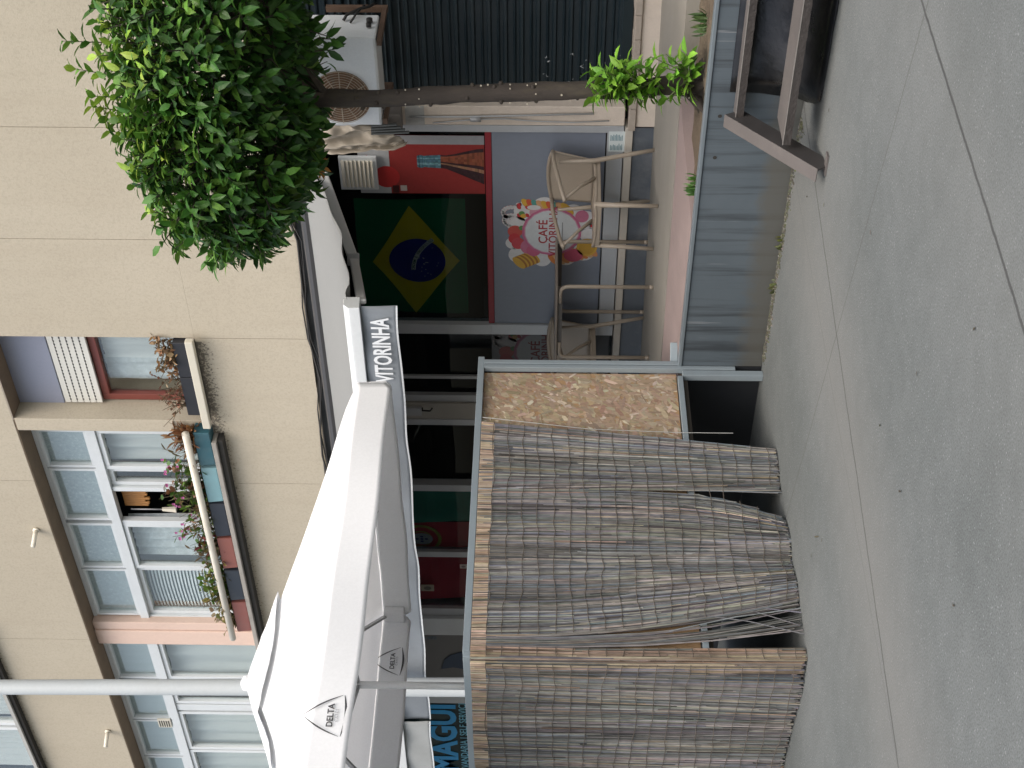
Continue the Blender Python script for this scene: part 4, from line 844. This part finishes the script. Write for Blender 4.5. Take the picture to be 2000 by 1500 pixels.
#@@TABLE CHAIRS
tan_p = M('taupe_plastic', (.34, .285, .225), .42, .05, 4, bump=.08, bscale=150, spec=.5)
def round_path(pts, r=.05, n=5):
    pts = [Vector(p) for p in pts]; out = [pts[0]]
    for i in range(1, len(pts)-1):
        a = pts[i]+(pts[i-1]-pts[i]).normalized()*r; b_ = pts[i]+(pts[i+1]-pts[i]).normalized()*r
        for j in range(n+1): u = j/n; out.append(a*(1-u)**2+pts[i]*2*u*(1-u)+b_*u*u)
    return out+[pts[-1]]
tx0, tx1, ty0, ty1 = -7.76, -7.03, -.62, -.04; tz = floor_z(-7.4, -.4)
tb = thing('terrace_table', 'taupe terrace table with curved tube legs between two chairs', 'table', (-7.4, -.33, tz))
m = MB(); m.box(tx0-.03, tx1+.03, ty0-.03, ty1+.0, tz+.725, tz+.745); m.build('tabletop', M('tabletop', (.22, .19, .16), .4, .1, 6), tb, bevel=.008)
m = MB(); m.box(tx0+.02, tx1-.02, ty0+.0, ty0+.03, tz+.69, tz+.724); m.box(tx0+.02, tx1-.02, ty1-.05, ty1-.02, tz+.69, tz+.724); m.build('apron', M('apron_dark', (.09, .08, .07), .5), tb)
for sx, sy in ((0, 0), (1, 0), (0, 1), (1, 1)):
    x = tx1 if sx else tx0; y = ty1-.02 if sy else ty0+.005; dx = -.16 if sx else .16; fzz = floor_z(x, y)
    m = MB(); m.tube(round_path([(x+dx, y, tz+.708), (x, y, tz+.708), (x, y, fzz+.012)], .07), .0155, 10); m.tube([(x, y, fzz+.0), (x, y, fzz+.03)], .0165, 10); m.build('leg', tan_p, tb, smooth=True)
def make_chair(label):
    t = thing('armchair', label, 'chair', (0, 0, 0), 'taupe terrace armchairs')
    m = MB(); m.grid(14, 12, lambda u, v: (-.235+.47*u, -.235+.44*v, .45+.012*(abs(u-.5)*2)**3+.02*(v-.5)**2*2-.006)); m.build('seat', tan_p, t, smooth=True, solid=.022)
    def bk(u, v):
        a = (u-.5)*2; z = .45+.345*v-.03*a*a*v; w_ = .235+.035*v; return (a*w_, .205+.06*v+.035*(1-a*a)*(.4+.6*v), z)
    m = MB(); m.grid(20, 12, bk); m.build('backrest', tan_p, t, smooth=True, solid=.012)
    m = MB(); m.tube([bk(i/20, 1.) for i in range(21)], .015, 8, flat=.8); m.build('back_rim', tan_p, t, smooth=True)
    for s_ in (-1, 1):
        b0 = Vector(bk(0 if s_ < 0 else 1, 1.)); m = MB(); m.tube(round_path([b0, b0+Vector((s_*.015, -.12, -.01)), (s_*.285, -.13, .70), (s_*.265, -.215, .675)], .04), [.016]*3+[.016]*11, 8, flat=1.3) if False else m.tube(round_path([b0, b0+Vector((s_*.015, -.12, -.01)), (s_*.285, -.13, .70), (s_*.265, -.215, .675)], .04), .0155, 8, flat=1.35); m.build('arm', tan_p, t, smooth=True)
        m = MB(); m.tube([(s_*.268, -.20, .682), (s_*.255, -.06, .56), (s_*.238, .03, .455)], [.012, .012, .015], 8, flat=1.2); m.build('arm_strut', tan_p, t, smooth=True)
        m = MB(); m.tube([(s_*.228, -.212, .455), (s_*.235, -.225, .25), (s_*.245, -.238, .0)], [.022, .018, .0155], 8, rot=.39); m.build('leg', tan_p, t, smooth=True)
        m = MB(); m.tube([(s_*.27, .16, .72), (s_*.262, .185, .45), (s_*.275, .235, .2), (s_*.285, .275, .0)], [.012, .019, .018, .015], 8, rot=.39); m.build('leg', tan_p, t, smooth=True)
    m = MB(); m.box(-.225, .225, -.235, -.215, .405, .445); m.box(-.235, -.215, -.215, .2, .41, .445); m.box(.215, .235, -.215, .2, .41, .445); m.build('seat_rim', tan_p, t, bevel=.006)
    return t
def place(t, x, y, rz): t.location = (x, y, floor_z(x, y)); t.rotation_euler = (0, 0, rz)
ch = make_chair('taupe plastic armchair beside the table, in front of the paper notice'); place(ch, -6.44, -.345, -.22)
def dup(root):
    r = root.copy(); C.objects.link(r)
    for q in list(root.children):
        c_ = q.copy(); C.objects.link(c_); c_.parent = r
    return r
c2 = dup(ch); c2['label'] = 'taupe plastic armchair at the far table end, half hidden by the strand board'; place(c2, -8.10, -.34, -.05)
#@@TREE
bark_m = M('bark', (.045, .036, .029), .9, .45, 16, bump=1., bscale=28, stretch=(1, 1, .35), dirt=.35, dirtcol=(.13, .12, .05), dscale=4)
TX, TY = -4.655, -1.6
tr = thing('street_tree', 'small clipped evergreen tree with dense round leafy crown', 'tree', (TX, TY, .53)); m = MB()
tp_ = [(1392, 163), (1370, 163), (1345, 164), (1300, 168), (1240, 174), (1180, 176), (1080, 178), (980, 181), (900, 184), (820, 188), (740, 193), (660, 192), (600, 188), (540, 180)]
pts = [fy(a, b_, TY) for a, b_ in tp_]; rad = [.115, .095, .075, .056, .051, .052, .056, .055, .053, .052, .052, .056, .060, .045]
fine, fr_ = [], []
for i in range(len(pts)-1):
    for j in range(6): u = j/6; fine.append(pts[i].lerp(pts[i+1], u)+Vector((.007*mn.noise(Vector((i+u, 0, 3))), 0, 0))); fr_.append((rad[i]*(1-u)+rad[i+1]*u)*(1+.10*mn.noise(Vector((0, (i+u)*1.7, 9)))))
m.tube(fine, fr_, 18)
for i in range(len(m.v)):
    q = m.v[i]; ax = min(fine, key=lambda p_: abs(p_.z-q.z)); dirv = Vector((q.x-ax.x, q.y-ax.y, 0)); m.v[i] = q+dirv*(.22*mn.noise(q*Vector((14, 14, 4)).length/14) if False else .16*mn.noise(Vector((q.x*26, q.y*26, q.z*7))))
for i in range(26):
    k = random.randrange(14, len(fine)-14); a = U_(2.6, 6.6); dv = Vector((math.cos(a), math.sin(a), U_(-.1, .3))); m.tube([fine[k]+dv*fr_[k]*.85, fine[k]+dv*(fr_[k]*1.0+.006), fine[k]+dv*(fr_[k]+.016)], [.016, .013, .007], 7)
for a in (.4, 1.6, 3.0, 4.3, 5.4): m.tube([Vector((TX, TY, .62)), Vector((TX+.10*math.cos(a), TY+.10*math.sin(a), .56)), Vector((TX+.2*math.cos(a), TY+.16*math.sin(a), .52))], [.05, .035, .015], 7)
m.build('trunk', bark_m, tr, smooth=True); scar_m = M('cut_scar', (.42, .38, .30), .8, .2, 20)
for i in range(26):
    m = MB(); k = random.randrange(12, len(fine)-20); a = U_(3.2, 6.2); q = fine[k]+Vector((math.cos(a), math.sin(a), 0))*(fr_[k]*1.06+.012); m.tube([q, q+Vector((.0, -.004, 0))], .006*U_(.5, 1.1), 6); m.build('cut_scar', scar_m, tr)
CX, CY, CZ, RX, RY, RZ = -4.56, -1.62, 3.41, 1.18, .93, .49
def shell(dv):
    e = 2.6; k = (abs(dv.x)**e+abs(dv.y)**e+abs(dv.z)**e)**(-1/e)
    k *= 1+.10*mn.noise(dv*2.1+Vector((3, 1, 0)))+.06*mn.noise(dv*5)
    return Vector((dv.x*k*RX, dv.y*k*RY, dv.z*k*RZ))
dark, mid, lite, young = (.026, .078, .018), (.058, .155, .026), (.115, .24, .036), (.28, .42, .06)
m = MB(); br_ = MB(); cen = Vector((CX, CY, CZ))
def sprig(base, dv, n, ln, cols, bend=.3):
    tip = base+dv*ln; br_.tube([base, (base+tip)/2, tip], [.005, .004, .002], 4); ph = R()*6
    for j in range(n):
        u = (j+.6)/n; a = ph+j*2.4; s1 = dv.cross(Z if abs(dv.z) < .9 else X).normalized(); s2 = dv.cross(s1); o_ = s1*math.cos(a)+s2*math.sin(a)
        d2 = (o_*.8+dv*(.45+.6*u)).normalized(); d2.z -= .10; upv = (Z*.8+dv*.5+o_*-.2)
        leaf(m, base.lerp(tip, u), d2, upv, U_(.075, .125)*(1.12-.25*u), U_(.044, .060), jit(random.choice(cols), .3), U_(.15, .6))
NS = 2050
for i in range(NS):
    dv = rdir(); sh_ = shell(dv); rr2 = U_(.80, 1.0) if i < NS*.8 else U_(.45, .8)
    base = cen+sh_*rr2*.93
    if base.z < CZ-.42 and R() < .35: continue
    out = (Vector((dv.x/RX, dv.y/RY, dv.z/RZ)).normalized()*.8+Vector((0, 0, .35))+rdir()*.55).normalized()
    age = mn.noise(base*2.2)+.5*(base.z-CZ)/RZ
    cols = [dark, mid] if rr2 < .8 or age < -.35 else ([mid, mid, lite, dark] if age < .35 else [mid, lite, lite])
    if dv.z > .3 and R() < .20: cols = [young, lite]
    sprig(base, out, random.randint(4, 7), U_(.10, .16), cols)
for (px, py, ln, c) in ((245, 85, .42, [lite, (.13, .25, .04), mid]), (240, 150, .36, [young, lite, (.13, .25, .04)]), (225, 215, .2, [young, (.26, .36, .05)]), (245, 262, .16, [lite, young]), (260, 30, .16, [young, lite]), (285, 335, .13, [mid, lite]), (420, 480, .18, [lite, mid]), (500, 465, .2, [lite, mid]), (530, 440, .14, [lite, young]), (350, 470, .14, [mid, lite]), (230, 190, .22, [young, lite]), (250, 120, .2, [lite, young]), (240, 240, .2, [lite, young])):
    b0 = fy(px, py, TY-.15); dv = Vector((U_(-.25, .25), U_(-.2, .1), 1)) if px < 300 else Vector((-.8, -.2, U_(-.3, .3))); sprig(b0-dv.normalized()*.06, dv.normalized(), int(9+ln*26), ln, c)
for (px, py) in ((640, 100), (615, 130), (645, 75), (630, 60), (625, 250), (620, 330), (610, 230)):
    b0 = fy(px-25, py, TY-.1); sprig(b0, Vector((U_(-.3, .3), -.2, -1)).normalized(), 4, .12, [dark, mid])
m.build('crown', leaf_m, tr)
for i in range(34):
    dv = rdir(.1); e_ = cen+shell(dv)*.9; s_ = Vector((TX-.08, TY, 2.78+U_(0, .25))); mi = s_.lerp(e_, .5)+Vector((U_(-.1, .1), U_(-.1, .1), .08)); br_.tube([s_, mi, e_], [.028, .016, .005], 6)
br_.build('branch', bark_m, tr)
m = MB(); sm = MB(); old, br_ = br_, sm
yg = [(.17, .36, .04), (.22, .42, .05), (.13, .30, .035)]
for i in range(22):
    px, py = U_(1150, 1265), U_(115, 200); b0 = fy(min(1290, px+55), 165+U_(-10, 12), TY-.09); tgt = fy(px, py, TY-.12+U_(-.1, .08)); dv = tgt-b0; sprig(b0, dv.normalized(), random.randint(7, 11), dv.length, yg)
for px, py in ((1270, 110), (1300, 105), (1340, 105), (1330, 120), (1290, 130), (1300, 195), (1325, 190), (1290, 200), (1310, 150)):
    b0 = fy(1355, 150+U_(-15, 20), TY-.11); tgt = fy(px, py, TY-.15); dv = tgt-b0; sprig(b0, dv.normalized(), random.randint(5, 8), dv.length, yg)
m.build('sucker_leaves', leaf_m, tr); sm.build('sucker_stem', M('green_stem', (.12, .16, .05), .7), tr)
dl = MB(); q = fy(626, 328, -1.2)
for k in range(5): leaf(dl, q, rdir(-.3), Y, .07, .04, jit((.42, .2, .05), .2), .6)
tag(dl.build('dead_leaf', dry_m), 'curled orange dead leaf at the lower edge of the tree crown', 'dead leaf')
#@@WEEDS
def weed(name, label, px, py, z, n, h, cols, group=None, y=None, sp=.8, wd=.02):
    b0 = fz(px, py, z) if y is None else y; m = MB()
    for i in range(n):
        a = U_(0, 6.28); dv = Vector((math.cos(a)*sp*R(), math.sin(a)*sp*R(), 1)).normalized(); leaf(m, b0+Vector((U_(-.05, .05), U_(-.04, .04), 0)), dv, Vector((dv.x, dv.y, -.6)), h*U_(.5, 1.1), wd*U_(.7, 1.2), jit(random.choice(cols), .3), U_(.1, .6))
    tag(m.build(name, leaf_m), label, 'weed', group)
weed('weed', 'tuft of green weed at the foot of the reed screen', 1522, 1448, 0, 60, .2, [(.09, .2, .04), (.13, .26, .05), (.06, .14, .03)], y=Vector((-7.7, -4.46, 0)))
weed('weed', 'small weed in the planting bed above the steel steps', 0, 0, 0, 40, .09, [(.05, .1, .03), (.09, .14, .05)], y=Vector((-4.15, -1.72, .56)), sp=1.5)
weed('weed', 'small weed behind the wall capping in front of the chair', 0, 0, 0, 30, .08, [(.10, .22, .05), (.07, .16, .04)], y=Vector((-5.2, -1.84, .54)), sp=1.3)
weed('weed', 'little yellowish weed at the street foot of the metal wall', 1535, 465, 0, 18, .05, [(.16, .17, .05), (.1, .12, .04)], y=Vector((-5.5, -2.0, 0)), sp=1.2)
weed('weed', 'tiny weed by the street foot of the wall near the screen post', 1520, 520, 0, 16, .05, [(.14, .16, .06), (.1, .12, .05)], y=Vector((-5.85, -2.0, 0)), sp=1.2)
gr = MB()
for i in range(1600):
    x = U_(-6.5, -4.6); w_ = (.03+.045*max(0, mn.noise(Vector((x*4, 0, 0))))); y = -1.98-abs(random.gauss(0, w_)); s_ = U_(.003, .011)
    gr.tube([(x, y, 0), (x+U_(-.004, .004), y, s_)], [s_, s_*.5], 4, jit(random.choice([(.09, .085, .065), (.07, .068, .055), (.085, .09, .05), (.14, .135, .12)]), .2))
tag(gr.build('dirt_and_moss', M_attr('dirt', .95)), 'crumbs of dirt and moss along the foot of the metal wall', 'dirt', kind='stuff')
lt = MB()
for px, py in ((1600, 1048), (1605, 1050), (1585, 1080), (1790, 735), (1575, 385), (1610, 395), (1700, 460), (1620, 210), (1760, 960), (1860, 1180), (1720, 830), (1905, 640)):
    q = fz(px, py, .004); leaf(lt, q, Vector((U_(-1, 1), U_(-1, 1), .1)), Z, .028, .012, jit((.09, .08, .06), .3), .1)
tag(lt.build('leaf_litter', dry_m), 'scattered dark dry leaves lying on the street', 'litter', kind='stuff')
#@@LIGHT
W = bpy.data.worlds.new('World'); S.world = W; W.use_nodes = True; nt = W.node_tree; bg = nt.nodes['Background']
sky = nt.nodes.new('ShaderNodeTexSky'); sky.sky_type = 'NISHITA'; sky.sun_disc = False
SE, SA = math.radians(58), math.radians(-125)     # elevation, compass angle of the sun
sd = Vector((math.sin(math.radians(140))*math.cos(SE), math.cos(math.radians(140))*math.cos(SE), math.sin(SE)))
sky.sun_elevation = SE; sky.sun_rotation = math.radians(140); sky.dust_density = 6.; sky.air_density = 1.2; sky.ozone_density = 1.
hs = N(nt, 'ShaderNodeHueSaturation', Saturation=.78); L(nt, sky.outputs[0], hs.inputs['Color']); L(nt, hs.outputs[0], bg.inputs[0]); bg.inputs[1].default_value = .15
sl = bpy.data.lights.new('sun', 'SUN'); sl.energy = .9; sl.angle = math.radians(70); sl.color = (1, .975, .94)
so = bpy.data.objects.new('sun', sl); C.objects.link(so); so.rotation_euler = (-sd).to_track_quat('-Z', 'Y').to_euler()
cd = bpy.data.cameras.new('camera'); co = bpy.data.objects.new('camera', cd); C.objects.link(co)
cd.sensor_fit = 'HORIZONTAL'; cd.sensor_width = 36; cd.lens = FOC/2000*36; cd.clip_end = 400; cd.clip_start = .05
from mathutils import Matrix
mw = Matrix(((Vv.x, Uv.x, -Fv.x, CAM.x), (Vv.y, Uv.y, -Fv.y, CAM.y), (Vv.z, Uv.z, -Fv.z, CAM.z), (0, 0, 0, 1)))
co.matrix_world = mw; S.camera = co
S.view_settings.view_transform = 'Standard'; S.view_settings.look = 'None'; S.view_settings.gamma = 1; S.view_settings.use_curve_mapping = False
S.view_settings.exposure = .75
S.cycles.max_bounces = 10; S.cycles.transparent_max_bounces = 16; S.cycles.use_denoising = True
